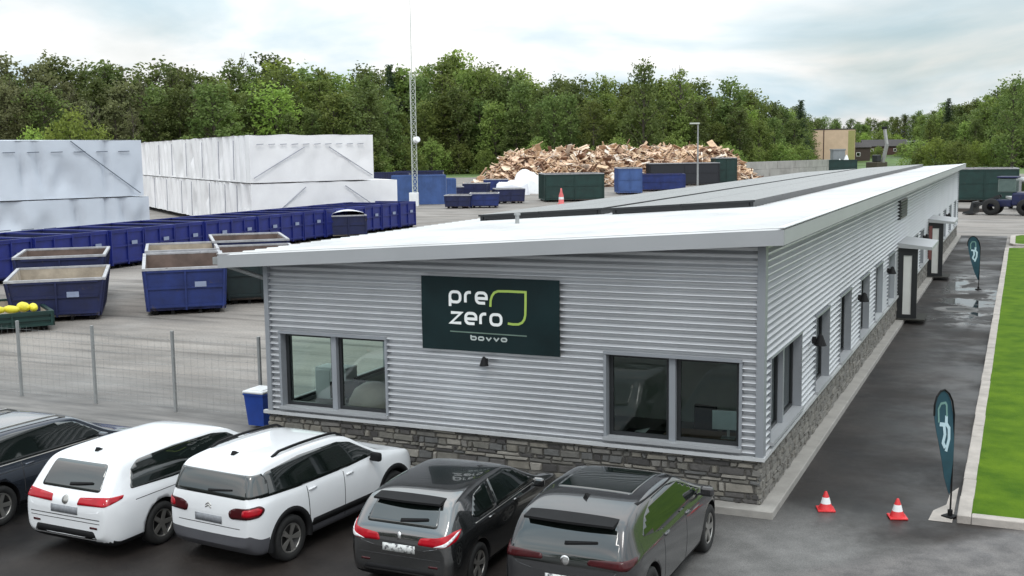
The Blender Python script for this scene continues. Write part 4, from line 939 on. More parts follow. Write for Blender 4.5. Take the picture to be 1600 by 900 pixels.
ev_['patches'] = [
    ('side_window', glassc, [('right', swin, dict(r=.05)), ('left', swin[::-1], dict(r=.05))]),
    ('tailgate_panel', glassc, [('rear', [(-.72, .86), (.72, .86), (.73, 1.02), (.60, 1.40), (-.60, 1.40), (-.73, 1.02)], dict(r=.05, step=.05))]),
    ('windscreen', glassc, [('front', [(-.64, 1.08), (.64, 1.08), (.54, 1.46), (-.54, 1.46)], dict(r=.05))]),
    ('glass_roof', glassc, [('top', [(-.52, 1.02), (.52, 1.02), (.54, 2.28), (-.54, 2.28)], dict(r=.06))]),
    ('tail_lamp', lampdark, [('rr', lt, dict(r=.03, off=.010, step=.04)), ('rl', lt, dict(r=.03, off=.010, step=.04))]),
    ('emblem', chrome, [('rear', [(.06 * math.cos(a * .3927), .925 + .06 * math.sin(a * .3927)) for a in range(16)], dict(off=.012, step=.05))]),
    ('number_plate', plate, [('rear', [(-.26, .62), (.26, .62), (.26, .73), (-.26, .73)], dict(off=.008))]),
    ('roof_strip', blackp, [('right', [(.8, 1.475), (2.3, 1.455), (2.3, 1.475), (.8, 1.495)], dict(off=.006)), ('left', [(.8, 1.475), (2.3, 1.455), (2.3, 1.475), (.8, 1.495)], dict(off=.006))]),
    ('door_handle', p_bronze, [('right', h, dict(off=.02)) for h in handles((1.35, 2.3), .93)]),
    ('door_seam', seam, [[(1.28, 1.0), (1.293, 1.0), (1.32, .4), (1.307, .4)], [(2.28, .99), (2.292, .99), (2.292, .3), (2.28, .3)]]),
]
ev_['spoiler'] = (.06, .36, .60, -.02, blackp); ev_['antenna'] = .80
ev_['patches'] += rear_detail(.34, .68, .56, 1.10)
make_car(ev_, 'dark grey hatchback with black glass roof nearest the building corner', p_bronze, -1.22, -5.62, R(-1))

# dark navy estate, cut off by the left of the picture
nav = dict(est); nav['rails'] = (.75, 2.75, .60, rimsil); nav['rim'] = rimsil
nav['patches'] = [q for q in est['patches'] if q[0] not in ('door_handle',)] + [('door_handle', p_navy, [('right', h, dict(off=.02)) for h in handles((1.62, 2.62), .885)]), ('chrome_strip', rimsil, [('right', [(.6, .972), (3.35, .972), (3.35, .986), (.6, .986)], dict(off=.008))])]
make_car(nav, 'dark navy estate car with pale roof rails beside the white estate', p_navy, -12.15, -6.35, R(-2))

# ------------------------------------------------------------------ fence, bin, cones, flags, manhole
t = thing('mesh_fence', 'low grey wire mesh fence with slim posts between the parked cars and the yard', 'fence', (-11.7, 2.35, 0))
pm = MB(); first = None
for k in range(9):
    x = -2.45 * k; m = MB(); m.box((x, 0, .95), (.06, .06, 1.9)); m.box((x, 0, 1.91), (.065, .065, .02)); m.build('post', steel, t)
    m = MB()
    if k < 8:
        for q in range(9): m.bar((x - .04, -.04, .12 + .2 * q), (x - 2.41, -.04, 0.12 + .2 * q), .0045)
        xx = x - .1
        while xx > x - 2.4: m.bar((xx, -.045, .08), (xx, -.045, 1.80), .0025); xx -= .2
        m.build('mesh_panel', steel, t)
t = thing('waste_bin', 'blue bin with a white lid standing at the left front corner of the office', 'bin', (-11.35, 1.9, 0)); t.scale = (.85,) * 3
m = MB(); P = [(-.24, -.26, .08), (.24, -.26, .08), (.24, .26, .08), (-.24, .26, .08), (-.30, -.34, .92), (.30, -.34, .92), (.30, .34, .92), (-.30, .34, .92)]
m.add(P, [(0, 3, 2, 1), (4, 5, 6, 7), (0, 1, 5, 4), (1, 2, 6, 5), (2, 3, 7, 6), (3, 0, 4, 7)]); m.box((0, 0, .90), (.64, .72, .05), bev=.01); m.build('body', barrelm, t)
m = MB(); m.box((0, -.01, .965), (.64, .74, .07), bev=.03); m.box((0, 0, 1.0), (.5, .55, .05), bev=.02); m.build('lid', whitem, t)
for sx in (-.2, .2): m = MB(); m.cyl((sx - .03, .2, .1), (sx + .03, .2, .1), .1, n=16); m.build('wheel', rubber, t)
for (px, py, lb) in ((1290, 797, 'red traffic cone with a white band on the path nearer the building'), (1402, 809, 'red traffic cone with a white band on the path nearer the lawn')):
    c = ground(px, py); t = thing('traffic_cone', lb, 'cone', (c.x, c.y, .005), .3, group='traffic cones across the path'); t.scale = (.84, .84, .72)
    m = MB(); m.box((0, 0, .02), (.34, .34, .04), bev=.012); m.lathe([(.145, .04), (.10, .16)], n=20); m.lathe([(.068, .30), (.03, .42), (.02, .44), (0, .445)], n=20); m.build('body', redp, t)
    m = MB(); m.lathe([(.101, .155), (.067, .305)], n=20); m.build('reflective_band', whitem, t)
def beach_flag(loc, h, rz, label):
    t = thing('feather_flag', label, 'flag', loc, rz, group='feather flags along the path')
    outl = [(0, .17), (.004, .5), (.006, .8), (-.02, .90), (-.06, .96), (-.11, .995), (-.155, .99), (-.195, .955), (-.215, .90), (-.215, .82), (-.195, .70), (-.15, .52), (-.085, .33), (-.02, .2)]
    S = h
    m = MB(); m.box((0, 0, .015), (.2, .2, .03), bev=.01); m.cyl((0, 0, .04), (0, 0, .12), .04); m.build('base', blackp, t)
    m = MB(); pts = [Vector((0, 0, .05))] + [Vector((u * S, 0, v * S)) for u, v in [(0.006, .2), (.008, .5), (.010, .8), (-.016, .905), (-.058, .968), (-.11, 1.003), (-.158, .998), (-.2, .96), (-.222, .90), (-.222, .82)]]
    m.tube(pts, .016, 6); m.build('pole', blackp, t)
    m = MB(); fn = lambda u, v, d: (u * S, .02 * math.sin(v * 9) + d - .003, v * S)
    bm = grid_poly(outl, .04); bm.verts.index_update(); vs = [fn(v.co.x, v.co.y, 0) for v in bm.verts]; k = len(vs); vs += [fn(v.co.x, v.co.y, .006) for v in bm.verts]
    fs = []
    for f in bm.faces: fs.append([v.index for v in f.verts]); fs.append([v.index + k for v in f.verts][::-1])
    m.add(vs, fs, 0, True); bm.free(); m.build('cloth', flagm, t)
    def mark(pl, w_, mt, name, closed=False):
        for s_ in (-1, 1):
            m = MB(); f2 = lambda u, v, d: (u * S, .02 * math.sin(v * 9) + (.005 + d if s_ > 0 else -.005 - d), v * S); stroke(m, pl, w_, f2, .003, 0, closed); m.build(name, mt, t)
    mark([(-.165, .76), (-.168, .86), (-.14, .90), (-.09, .90), (-.075, .88), (-.07, .79)], .018, flagg, 'leaf_outline')
    mark([(-.155, .745), (-.105, .735), (-.10, .66), (-.125, .60), (-.10, .56)], .030, flagp, 'lettering'); mark([(-.075, .80), (-.08, .74), (-.05, .70), (-.055, .62), (-.09, .53)], .030, flagp, 'lettering')
    return t
beach_flag((2.93, .86, .005), 2.12, .98, 'dark teal feather flag by the kerb nearest the traffic cones')
beach_flag((2.30, 32.2, .005), 2.2, .35, 'dark teal feather flag farther down the path near the wet patch')
t = thing('manhole_cover', 'round manhole cover in the wet path below the porches', 'manhole', (1.75, 25.8, .006))
m = MB(); m.cyl((0, 0, 0), (0, 0, .012), .34, n=32); m.build('lid', mat('cast_iron', (.025, .025, .025), .5, .5, .2), t)
m = MB(); m.lathe([(.34, 0), (.34, .010), (.75, .008), (.78, 0)], n=32); m.build('frame', lightasph, t)

# ------------------------------------------------------------------ containers
def skip(name, label, cat, loc, rz, Ls, Ws, Hs, mo, mi_, group=None, flare=0.0, rim=rimm, ribs=6, label_m=None, hfar=None, closed=False, feet=.18, hook=True):
    """open roll-off container: front end at y=0 facing -y, length along +y"""
    t = thing(name, label, cat, loc, rz, group); th = .06; hf = hfar or Hs
    z0 = feet
    def side(s):
        m = MB(); x0, x1 = s * Ws / 2, s * (Ws / 2 + flare)
        P = [(x0, 0, z0), (x0, Ls, z0), (x1, Ls, hf), (x1, 0, Hs)]; Q = [(x - s * th, y, z) for x, y, z in P]
        m.add(P + Q, [(0, 1, 2, 3), (0, 4, 5, 1), (1, 5, 6, 2), (2, 6, 7, 3), (3, 7, 4, 0)], 0); m.add(Q, [(0, 3, 2, 1)], 1)
        for k in range(ribs + 1):
            y = .05 + (Ls - .1) * k / ribs; hz = Hs + (hf - Hs) * k / ribs
            m.bar((x0 + s * .035, y, z0), (x1 + s * .035, y, hz - .03), .10, .07)
        m.bar((x0 + s * .03, 0, z0 + .06), (x0 + s * .03, Ls, z0 + .06), .08, .14)
        m.build('side_wall', [mo, mi_], t)
    side(-1); side(1)
    m = MB(); m.b2(-Ws / 2 + th, Ws / 2 - th, 0, Ls, z0, z0 + .07); m.build('floor', mi_, t)
    m = MB()
    for s in (-1, 1): m.b2(s * .5 - .06, s * .5 + .06, .1, Ls - .1, .0, z0 - .002)
    for s in (-1, 1):
        for y in (.25, Ls - .25): m.cyl((s * (Ws / 2 - .25) - .1, y, .12), (s * (Ws / 2 - .25) + .1, y, .12), .12, n=12)
    m.build('underframe', blackp, t)
    def end(nm, y, h, out):
        m = MB(); x0, x1 = Ws / 2, Ws / 2 + flare
        P = [(-x0, y, z0), (x0, y, z0), (x1, y, h), (-x1, y, h)]; yi = y - out * th; Q = [(x, yi, z) for x, _, z in P]
        m.add(P + Q, [(0, 1, 2, 3), (0, 4, 5, 1), (1, 5, 6, 2), (2, 6, 7, 3), (3, 7, 4, 0)], 0); m.add(Q, [(0, 3, 2, 1)], 1)
        yy = y + out * .03
        for u in (-.98, 0.0, .98): m.bar((u * x0, yy, z0), (u * x1, yy, h - .02), .10, .07)
        for v in (.1, .55, .96): m.bar((-x0, yy - out * .006, z0 + (h - z0) * v), (x0, yy - out * .006, z0 + (h - z0) * v), .06, .09)
        return m.build(nm, [mo, mi_], t)
    e0 = end('end_door', 0, Hs, -1); end('end_wall', Ls, hf, 1)
    if label_m: m = MB(); m.box((Ws * .2, -.085, Hs * .66), (.42, .012, .20)); m.build('label_plate', label_m, e0)
    m = MB(); x1 = Ws / 2 + flare; r = .07
    for s in (-1, 1): m.bar((s * x1, -.04, Hs + .02), (s * x1, Ls + .04, hf + .02), .12, .09)
    m.bar((-x1, 0, Hs + .025), (x1, 0, Hs + .025), .12, .09); m.bar((-x1, Ls, hf + .025), (x1, Ls, hf + .025), .12, .09); m.build('rim', rim, t)
    if hook: m = MB(); m.bar((0, Ls + .1, z0), (0, Ls + .25, hf * .8), .1); m.bar((0, Ls + .25, hf * .8), (0, Ls + .05, hf * .85), .1); m.build('hook', steel, t)
    if closed: m = MB(); m.b2(-x1, x1, 0, Ls, max(Hs, hf) + .04, max(Hs, hf) + .10); m.build('cover', closed, t)
    return t
plw = mat('label_white', (.24, .28, .40), .6); plg = mat('label_green', (.25, .42, .30), .6)
A = ground(0, 444); B = ground(640, 357)
# the long blue row: ends face +x, standing side by side along y
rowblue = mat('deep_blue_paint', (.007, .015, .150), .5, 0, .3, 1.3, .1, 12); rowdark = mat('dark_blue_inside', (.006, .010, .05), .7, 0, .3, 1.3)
rowx = -40.1; y = 16.2; k = 0; proto = None
YR = []
while y < 60.5: YR.append(y); y += 2.56
for k, y in enumerate(YR):
    if k == 0:
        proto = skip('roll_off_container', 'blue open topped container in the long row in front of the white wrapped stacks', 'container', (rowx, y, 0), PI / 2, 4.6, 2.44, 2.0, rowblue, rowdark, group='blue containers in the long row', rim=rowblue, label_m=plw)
    else: dup(proto, (rowx + random.uniform(-.1, .1), y, 0))
# three nearer skips
a41 = R(41)
def placed(px, py): c = ground(px, py); return (c.x, c.y, 0)
skip('open_skip', 'blue open skip with pale dusty inside behind the low flat container at far left', 'skip', placed(90, 503), a41, 3.9, 2.9, 1.50, navyc, bin_in, flare=.22, label_m=plw, hfar=1.6, group=None)
c = ground(90, 503); ax = Vector((-math.sin(a41), math.cos(a41), 0)); c2 = c + ax * 4.6 + Vector((-.3, 0, 0))
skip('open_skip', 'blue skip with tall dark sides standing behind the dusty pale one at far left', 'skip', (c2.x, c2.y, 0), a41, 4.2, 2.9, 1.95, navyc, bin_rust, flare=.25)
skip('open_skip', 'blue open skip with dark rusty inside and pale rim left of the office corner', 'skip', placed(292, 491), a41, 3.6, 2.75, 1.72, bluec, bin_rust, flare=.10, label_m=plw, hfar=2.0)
c = ground(292, 491) + ax * 4.2
skip('open_skip', 'blue skip with dusty beige inside behind the rusty one left of the office', 'skip', (c.x, c.y, 0), a41, 4.0, 2.6, 2.05, navyc, bin_in, flare=.12)
skip('open_skip', 'blackish green open skip with pale rim half hidden by the office corner', 'skip', placed(410, 474), a41, 4.2, 2.6, 2.0, mat('blackish_green_paint', (.004, .014, .016), .5, 0, .3), bin_rust, flare=.25)
c = ground(410, 474) + ax * 4.9
skip('open_skip', 'navy skip with pale worn rails seen over the office roof edge', 'skip', (c.x, c.y, 0), a41, 4.4, 2.6, 2.15, navyc, bin_rust, flare=.3)
# flat container with yellow straps at the left edge
c = ground(20, 521)
t = skip('flat_container', 'low dark green flat container carrying yellow bundles at the left edge', 'container', (c.x, c.y, 0), a41 + .25, 4.5, 2.6, .62, greenc, bin_in, rim=greenc, ribs=5, hook=False)
t = thing('yellow_bundle', 'bright yellow bundles lying on the flat green container', 'bundle', (c.x, c.y, .62), a41 + .25)
for k, (x, y, r) in enumerate(((-.9, .25, .14), (-.45, .35, .15), (.05, .3, .14), (.45, .4, .18), (.75, .3, .15))):
    m = MB(); m.lathe([(0, -.28), (r * .7, -.26), (r, -.1), (r * .92, .1), (r * .6, .27), (0, .29)], Matrix.Translation((x, y, r + .03)) @ Matrix.Rotation(PI / 2, 4, 'Y') @ Matrix.Rotation(.4 * k, 4, 'X'), 12); m.build('bag', yellow, t)
# white tarped skip
tarpm = mat('white_tarp', (.66, .67, .72), .5, 0, .08, .6, .5, 3)
c = ground(545, 372)
t = skip('covered_skip', 'navy skip under a pale sagging tarpaulin seen over the roof edge', 'skip', (c.x, c.y, 0), a41, 3.6, 2.5, 1.55, navyc, bin_in, hook=False)
m = MB(); nx_ = 10; vs = []
for j in range(9):
    for i in range(nx_ + 1):
        u = -1 + 2 * i / nx_; y = -.1 + 3.8 * j / 8; z = 1.66 + .28 * (1 - u * u) + .07 * math.sin(y * 5) * (1 - abs(u)); x = u * 1.36
        if i in (0, nx_): z -= .45
        vs.append((x, y, z))
m.add(vs, [(j * (nx_ + 1) + i, j * (nx_ + 1) + i + 1, (j + 1) * (nx_ + 1) + i + 1, (j + 1) * (nx_ + 1) + i) for j in range(8) for i in range(nx_)], 0, True); m.build('tarpaulin', tarpm, t)

# ------------------------------------------------------------------ white wrapped stacks
foldm = mat('fold_grey', (.30, .31, .36), .6)
def wrapped(label, corners, z0, z1, mtl, seed, folds):
    """corners: ground polygon (near corner list, ccw); faces get wrinkles"""
    cx = sum(c.x for c in corners) / 4; cy = sum(c.y for c in corners) / 4
    t = thing('wrapped_stack', label, 'wrapped stack', (cx, cy, z0)); rnd = random.Random(seed); m = MB(); nz_ = 10; H = z1 - z0
    for i in range(4):
        a, b = corners[i], corners[(i + 1) % 4]; d = (b - a); Lh = d.length; nrm = Vector((d.y, -d.x, 0)).normalized(); nu = max(8, int(Lh / .25)); vs = []
        for j in range(nz_ + 1):
            for k in range(nu + 1):
                u = k / nu; v = j / nz_; e = min(1, min(k, nu - k) / 2)
                q = a + d * u; w_ = mnoise.noise(Vector((u * Lh * .5 + seed * 9, v * H * .35, i * 5.0))) * .10 - (1 - min(1, 5 * abs(mnoise.noise(Vector((u * Lh * .55 + seed * 3, v * H * .10, i * 7.0)))))) * (.42 if i != 1 else .08) + .035 * mnoise.noise(Vector((u * Lh * 1.4, v * H * 1.2, seed)))
                q = q + nrm * (w_ * e * (.4 + .6 * (1 - abs(2 * v - 1)))); vs.append((q.x - cx, q.y - cy, v * H + .08 * mnoise.noise(Vector((u * Lh * .5, seed, i))) * e * max(0, v - .75) * 4))
        m.add(vs, [(j * (nu + 1) + k, j * (nu + 1) + k + 1, (j + 1) * (nu + 1) + k + 1, (j + 1) * (nu + 1) + k) for j in range(nz_) for k in range(nu)], 0, True)
    m.add([(c.x - cx, c.y - cy, H) for c in corners] + [(cx - cx, cy - cy, H + .12)], [(0, 1, 4), (1, 2, 4), (2, 3, 4), (3, 0, 4)], 0, True)
    m.build('wrap', mtl, t)
    # tape seams and folds on a face: (face index, [(u,v)...])
    for fi, pts in folds or []:
        a, b = corners[fi], corners[(fi + 1) % 4]; d = b - a; nrm = Vector((d.y, -d.x, 0)).normalized(); m = MB()
        P = [a + d * u + nrm * .14 + Vector((-cx, -cy, v * H)) for u, v in pts]
        for p0, p1 in zip(P[:-1], P[1:]): m.bar(p0, p1, .06, .05)
        m.build('fold_seam', seamd if mtl is wrapb else foldm, t)
def quad_from(p0, p1, depth):
    d = (p1 - p0); n_ = Vector((-d.y, d.x, 0)).normalized() * depth; return [p0, p1, p1 + n_, p0 + n_]
g0, g1 = ground(0, 394), ground(236, 378); gl_ = g0 + (g0 - g1) * .9
qq = quad_from(gl_, g1, 9.0)
wrapped('pale blue wrapped stack at far left, lower tier', qq, .35, 3.15, wrapb, 1, [(0, [(.02 + .075 * k, .35), (.06 + .075 * k, .36)]) for k in range(13)])
qq2 = quad_from(gl_ + (g1 - gl_) * .0, g1 - (g1 - gl_).normalized() * .35, 9.0)
wrapped('pale blue wrapped stack at far left, upper tier with a long diagonal seam', qq2, 3.22, 7.0, wrapb, 2, [(0, [(.74, .99), (.80, .75), (.985, .05)])] + [(0, [(.03 + .08 * k, .80), (.07 + .08 * k, .805)]) for k in range(12)])
nc, rr1, lf1 = ground(395, 366), ground(622, 352), ground(205, 322)
d1, d2 = rr1 - nc, lf1 - nc
# the near corner with one face to the right, another receding to the left
def tier(label, z0, z1, grow, seed, folds):
    a = nc; b = nc + d1 * grow; c_ = nc + d2; wrapped(label, [c_, a, b, b + d2], z0, z1, wrapw, seed, folds)
tier('white wrapped lumber stack beside the blue one, longer lower tier', .4, 3.72, 1.0, 3, [(1, [(.05, .03), (.35, .9)]), (1, [(.62, .9), (.95, .08)])] + [(0, [(u, .03), (u + .004, .95)]) for u in (.30, .42, .55, .63, .76, .86, .93)])
tier('white wrapped lumber stack beside the blue one, shorter upper tier', 3.80, 7.35, .83, 4, [(1, [(.02, .10), (.42, .74)]), (1, [(.62, .74), (.98, .10)])] + [(1, [(.05 + .09 * k, .80), (.10 + .09 * k, .81)]) for k in range(10)] + [(0, [(u, .05), (u + .004, .9)]) for u in (.36, .48, .60, .72, .83, .92)])

# ------------------------------------------------------------------ mast, lamp post
mb_ = ground(648, 322); t = thing('lattice_mast', 'tall pale lattice mast rising past the white stacks', 'mast', (mb_.x, mb_.y, 0), .4)
m = MB(); h = 14.5; wd = .36
cr3 = [(wd * math.cos(a), wd * math.sin(a)) for a in (0, 2 * PI / 3, 4 * PI / 3)]
for x, y in cr3: m.cyl((x, y, 0), (x, y, h), .035, n=6)
k = 0; z = .2
while z < h - .8:
    for i in range(3): a, b = cr3[i], cr3[(i + 1) % 3]; m.bar((a[0], a[1], z), (b[0], b[1], z + .7), .035); m.bar((a[0], a[1], z), (b[0], b[1], z), .035)
    z += .7
m.build('lattice', mastm, t); m = MB(); m.cyl((0, 0, h - .8), (0, 0, 29), .045, .02, 8); m.build('top_pole', mastm, t)
m = MB(); m.cyl((.35, -.4, 7.2), (.6, -.7, 7.3), .38, .30, 16); m.build('dish_antenna', whitem, t); m = MB(); m.box((0, -.5, .75), (1.0, .8, 1.5), bev=.04); m.build('cabinet', whitem, t)
lp = ground(1090, 292); t = thing('lamp_post', 'tall grey lamp post in front of the waste wood heap', 'lamp post', (lp.x, lp.y, 0), .4)
m = MB(); m.cyl((0, 0, 0), (0, 0, 9.6), .16, .10, 8); m.build('pole', steel, t); m = MB(); m.box((-.5, 0, 9.6), (1.5, .5, .22), bev=.06); m.build('lamp_head', mastm, t)

# ------------------------------------------------------------------ middle distance: yard full of containers
def ribbed_box(label, c, rz, Ls, Ws, Hs, mo, top=None, group=None):
    """closed ribbed steel container, long side along local x, base centre at c"""
    t = thing('shipping_container', label, 'container', (c[0], c[1], 0), rz, group)
    m = MB(); m.b2(-Ls / 2 + .05, Ls / 2 - .05, -Ws / 2 + .05, Ws / 2 - .05, .12, Hs - .1)
    x = -Ls / 2 + .25
    while x < Ls / 2 - .2: m.b2(x, x + .14, -Ws / 2, Ws / 2, .2, Hs - .12); x += .32
    m.build('body', mo, t); m = MB()
    for sx in (-1, 1):
        for sy in (-1, 1): m.box((sx * (Ls / 2 - .06), sy * (Ws / 2 - .06), Hs / 2), (.16, .16, Hs))
    for sy in (-1, 1):
        for zq in (.1, Hs - .06): m.box((0, sy * (Ws / 2 - .05), zq), (Ls - .3, .14, .15))
    m.build('frame', top or mo, t); m = MB()
    for sy in (-.5, -.2, .2, .5): m.cyl((Ls / 2 + .02, sy * Ws * .8, .25), (Ls / 2 + .02, sy * Ws * .8, Hs - .2), .03, n=6)
    m.build('door_bar', steel, t); return t
cR = R(75)
def cpt(px, py): v = ground(px, py); return (v.x, v.y)
ribbed_box('faded blue ribbed container just behind the lattice mast', cpt(655, 319), CY + .1, 6.1, 2.5, 3.3, ribblue)
ribbed_box('faded blue ribbed container right of the lattice mast', cpt(694, 314), CY + .1, 2.8, 2.5, 2.7, ribblue)
ribbed_box('small dark blue container behind the ribbed blue ones', cpt(612, 306), CY, 5.0, 2.5, 3.2, navyc)
ribbed_box('dark container behind the ribbed blue containers by the grass', cpt(655, 302), CY, 7, 2.5, 3.2, navyc)
for k, (px, py, s, lb) in enumerate(((715, 326, 1.0, 'small navy skip on the yard right of the mast, front row left'), (757, 325, 1.1, 'small bright blue skip on the yard, front row right'), (708, 309, 1.0, 'navy skip behind the front pair, nearest the ribbed containers'), (742, 306, 1.2, 'navy skip in the middle of the cluster behind the front pair'), (775, 300, 1.3, 'blue skip at the right back of the cluster by the white tarpaulins'), (798, 318, 1.2, 'dark navy skip below the white tarpaulin heaps'))):
    v = ground(px, py); skip('small_skip', lb, 'skip', (v.x, v.y, 0), CY + .15 * (k % 3 - 1), 2.6, 2.5 * s, 1.35 * s, bluec if k in (1, 4) else navyc, bin_rust, flare=.12, ribs=3, hook=False)
def tarp_heap(label, c, sx, sy, h, seed):
    t = thing('tarp_heap', label, 'tarp', (c[0], c[1], 0), CY); m = MB(); n = 14; vs = []
    for j in range(n + 1):
        for i in range(n + 1):
            u, v = -1 + 2 * i / n, -1 + 2 * j / n; r = max(abs(u), abs(v)); q = max(0, 1 - r ** 3); vs.append((u * sx, v * sy, h * q ** .5 * (.75 + .5 * mnoise.noise(Vector((u * 1.6 + seed, v * 1.6, seed))))))
    m.add(vs, [(j * (n + 1) + i, j * (n + 1) + i + 1, (j + 1) * (n + 1) + i + 1, (j + 1) * (n + 1) + i) for j in range(n) for i in range(n)]); m.build('sheet', tarpm if seed % 2 else whitem, t)
tarp_heap('white tarpaulin heap left of the dark green container', cpt(800, 304), 2.4, 2, 2.6, 1)
tarp_heap('white tarpaulin heap touching the dark green container', cpt(825, 302), 2.3, 2, 3.3, 2)
tarp_heap('pale tarpaulin heap behind the two white ones', cpt(785, 290), 3, 2, 3.0, 3)
v = ground(898, 315); skip('waste_container', 'large dark green open container below the wood heap', 'container', (v.x, v.y, 0), CY + R(6), 5.5, 6.8, 3.15, greenc, bin_rust, ribs=5, hook=False)
v = ground(985, 304); skip('waste_container', 'blue container standing right of the dark green one', 'container', (v.x, v.y, 0), CY, 6.0, 3.0, 3.4, ribblue, bin_rust, ribs=5, hook=False)
v = ground(1033, 299); skip('waste_container', 'low bright blue container right of the taller blue one', 'container', (v.x, v.y, 0), CY - R(4), 5.0, 6.6, 2.3, bluec, bin_rust, rim=bluec, ribs=5, hook=False)
v = ground(1070, 290); skip('waste_container', 'long dark container behind the lamp post below the wood heap', 'container', (v.x, v.y, 0), CY, 5.0, 11.0, 3.5, mat('near_black_paint', (.012, .014, .02), .5), bin_rust, ribs=5, hook=False)
v = ground(1135, 288); skip('waste_container', 'dark green container at the right end of the wood heap', 'container', (v.x, v.y, 0), CY, 5.0, 3.3, 4.2, greenc, bin_rust, ribs=4, hook=False)
def marker(px, py, h, label):
    v = ground(px, py); t = thing('marker_cone', label, 'cone', (v.x, v.y, 0)); m = MB(); m.lathe([(.42, 0), (.42, .08), (.30, .1), (.26, h * .55), (.12, h * .8), (.08, h), (0, h)], n=16); m.build('body', pinkp, t); m = MB(); m.lathe([(.285, h * .30), (.275, h * .45)], n=16); m.build('band', whitem, t)
marker(877, 319, 1.75, 'tall faded red marker in front of the dark green container'); marker(928, 308, 1.2, 'smaller faded red marker at the right end of the dark green container')
# waste wood heap
rnd = random.Random(11); pa, pb = ground(748, 279), ground(1160, 281); pa = at(745, 175); pb = at(1140, 215); axd = (pb - pa); Lp = axd.length; axn = axd.normalized(); pn = Vector((-axn.y, axn.x, 0))
def heap_h(u, v):
    e = smooth01(u / .16) * (1 - smooth01((u - .93) / .07)) ; return max(0, 5.3 * e * (1 - v * v) * (1 + .30 * mnoise.noise(Vector((u * 14, v * 2, 4.0)))))
m = MB(); nu, nv = 50, 12; vs = []
for j in range(nv + 1):
    for i in range(nu + 1):
        u, v = i / nu, -1 + 2 * j / nv; q = pa + axd * u + pn * v * 9; vs.append((q.x, q.y, heap_h(u, v) - .25))
m.add(vs, [(j * (nu + 1) + i, j * (nu + 1) + i + 1, (j + 1) * (nu + 1) + i + 1, (j + 1) * (nu + 1) + i) for j in range(nv) for i in range(nu)], 3)
for i in range(6500):
    u, v = rnd.random(), rnd.uniform(-1, .45); hh = heap_h(u, v)
    if hh < .15: continue
    q = pa + axd * u + pn * v * 9; fine = i > 2300; Lb = rnd.uniform(.3, 1.1) if fine else rnd.uniform(.8, 2.8) * (2.2 if rnd.random() < .08 else 1); w_ = rnd.choice((.08, .12, .18, .3)) if fine else rnd.choice((.15, .25, .4, .8, 1.2)); th = .06 if w_ > .4 else .1
    e = Matrix.Rotation(rnd.uniform(0, 6.3), 3, 'Z') @ Matrix.Rotation(rnd.gauss(0, .5), 3, 'Y') @ Matrix.Rotation(rnd.uniform(-.8, .8), 3, 'X')
    m.box((q.x, q.y, hh + rnd.uniform(-.2, .25)), (Lb, w_, th), rnd.choice((0, 1, 1, 2, 2, 3, 3, 4)), M=e)
wood = [mat('wood_pale', (.72, .57, .42), .8, 0, .25, 2), mat('wood_tan', (.58, .41, .27), .8, 0, .3, 2), mat('wood_pink', (.66, .47, .34), .8, 0, .25, 2), mat('wood_dark', (.20, .11, .07), .85, 0, .3, 2), mat('wood_whitish', (.72, .64, .56), .8, 0, .2, 2)]
tag(m.build('waste_wood', wood), 'long heap of broken tan and brown waste wood', 'wood heap', kind='stuff')
# grey block wall beyond the roof
t = thing('block_wall', 'long grey concrete block wall beyond the office roof', 'wall', (0, 0, 0)); m = MB(); a, b = at(1150, 225), at(1305, 262); d = b - a; n_ = int(d.length / 2.4)
for k in range(n_):
    for r_ in range(2): c = a + d * ((k + .5 + .25 * r_) / n_); m.box((c.x, c.y, .75 + 1.5 * r_), (d.length / n_ - .05, 1.0 + random.uniform(-.1, .1), 1.47), rz=math.atan2(d.y, d.x))
m.build('blocks', mat('block_concrete', (.34, .33, .31), .9, 0, .2, .5), t)
# far work machines
v = at(1318, 235); skip('waste_container', 'dark green container heaped with white sacks far beyond the roof', 'container', (v.x, v.y, 0), CY - .25, 3, 5.2, 3.1, greenc, bin_rust, rim=greenc, ribs=4, hook=False)
tarp_heap('white sacks heaped above the far dark green container', (v.x, v.y + 1.5), 1.5, 1.0, 4.3, 4)
v = at(1309, 240); t = thing('grey_silo', 'tall grey box silo beside the far dark green container', 'silo', (v.x, v.y, 0), CY); m = MB(); m.b2(-1.2, 1.2, -1.2, 1.2, 0, 5.0, bev=.1); m.build('body', frame, t); m = MB(); m.b2(-1.3, 1.3, -1.3, 1.3, 5.0, 5.3); m.build('top', frame, t)
v = at(1371, 245); t = thing('excavator', 'dark excavator with upright arm far beyond the roof', 'excavator', (v.x, v.y, 0), CY + .4)
for s in (-1, 1): m = MB(); m.b2(s * 1.2 - .3, s * 1.2 + .3, -1.9, 1.9, 0, .9, bev=.35); m.build('track', blackp, t)
m = MB(); m.b2(-1.35, 1.35, -1.6, 1.9, 1.0, 2.6, bev=.2); m.build('body', mat('dirty_dark_paint', (.05, .042, .025), .6), t); m = MB(); m.b2(-1.3, -.2, -1.5, .1, 2.6, 4.0, bev=.15); m.build('cab', darkf, t)
m = MB(); m.bar((.3, -1.2, 2.2), (.3, -2.4, 6.0), .5, .6); m.bar((.3, -2.4, 6.0), (.3, -1.6, 9.3), .45, .5); m.build('arm', mat('arm_grey', (.30, .30, .29), .6), t)
m = MB(); m.box((.3, -1.6, 9.4), (1.0, .8, .5), bev=.15); m.build('bucket', blackp, t)
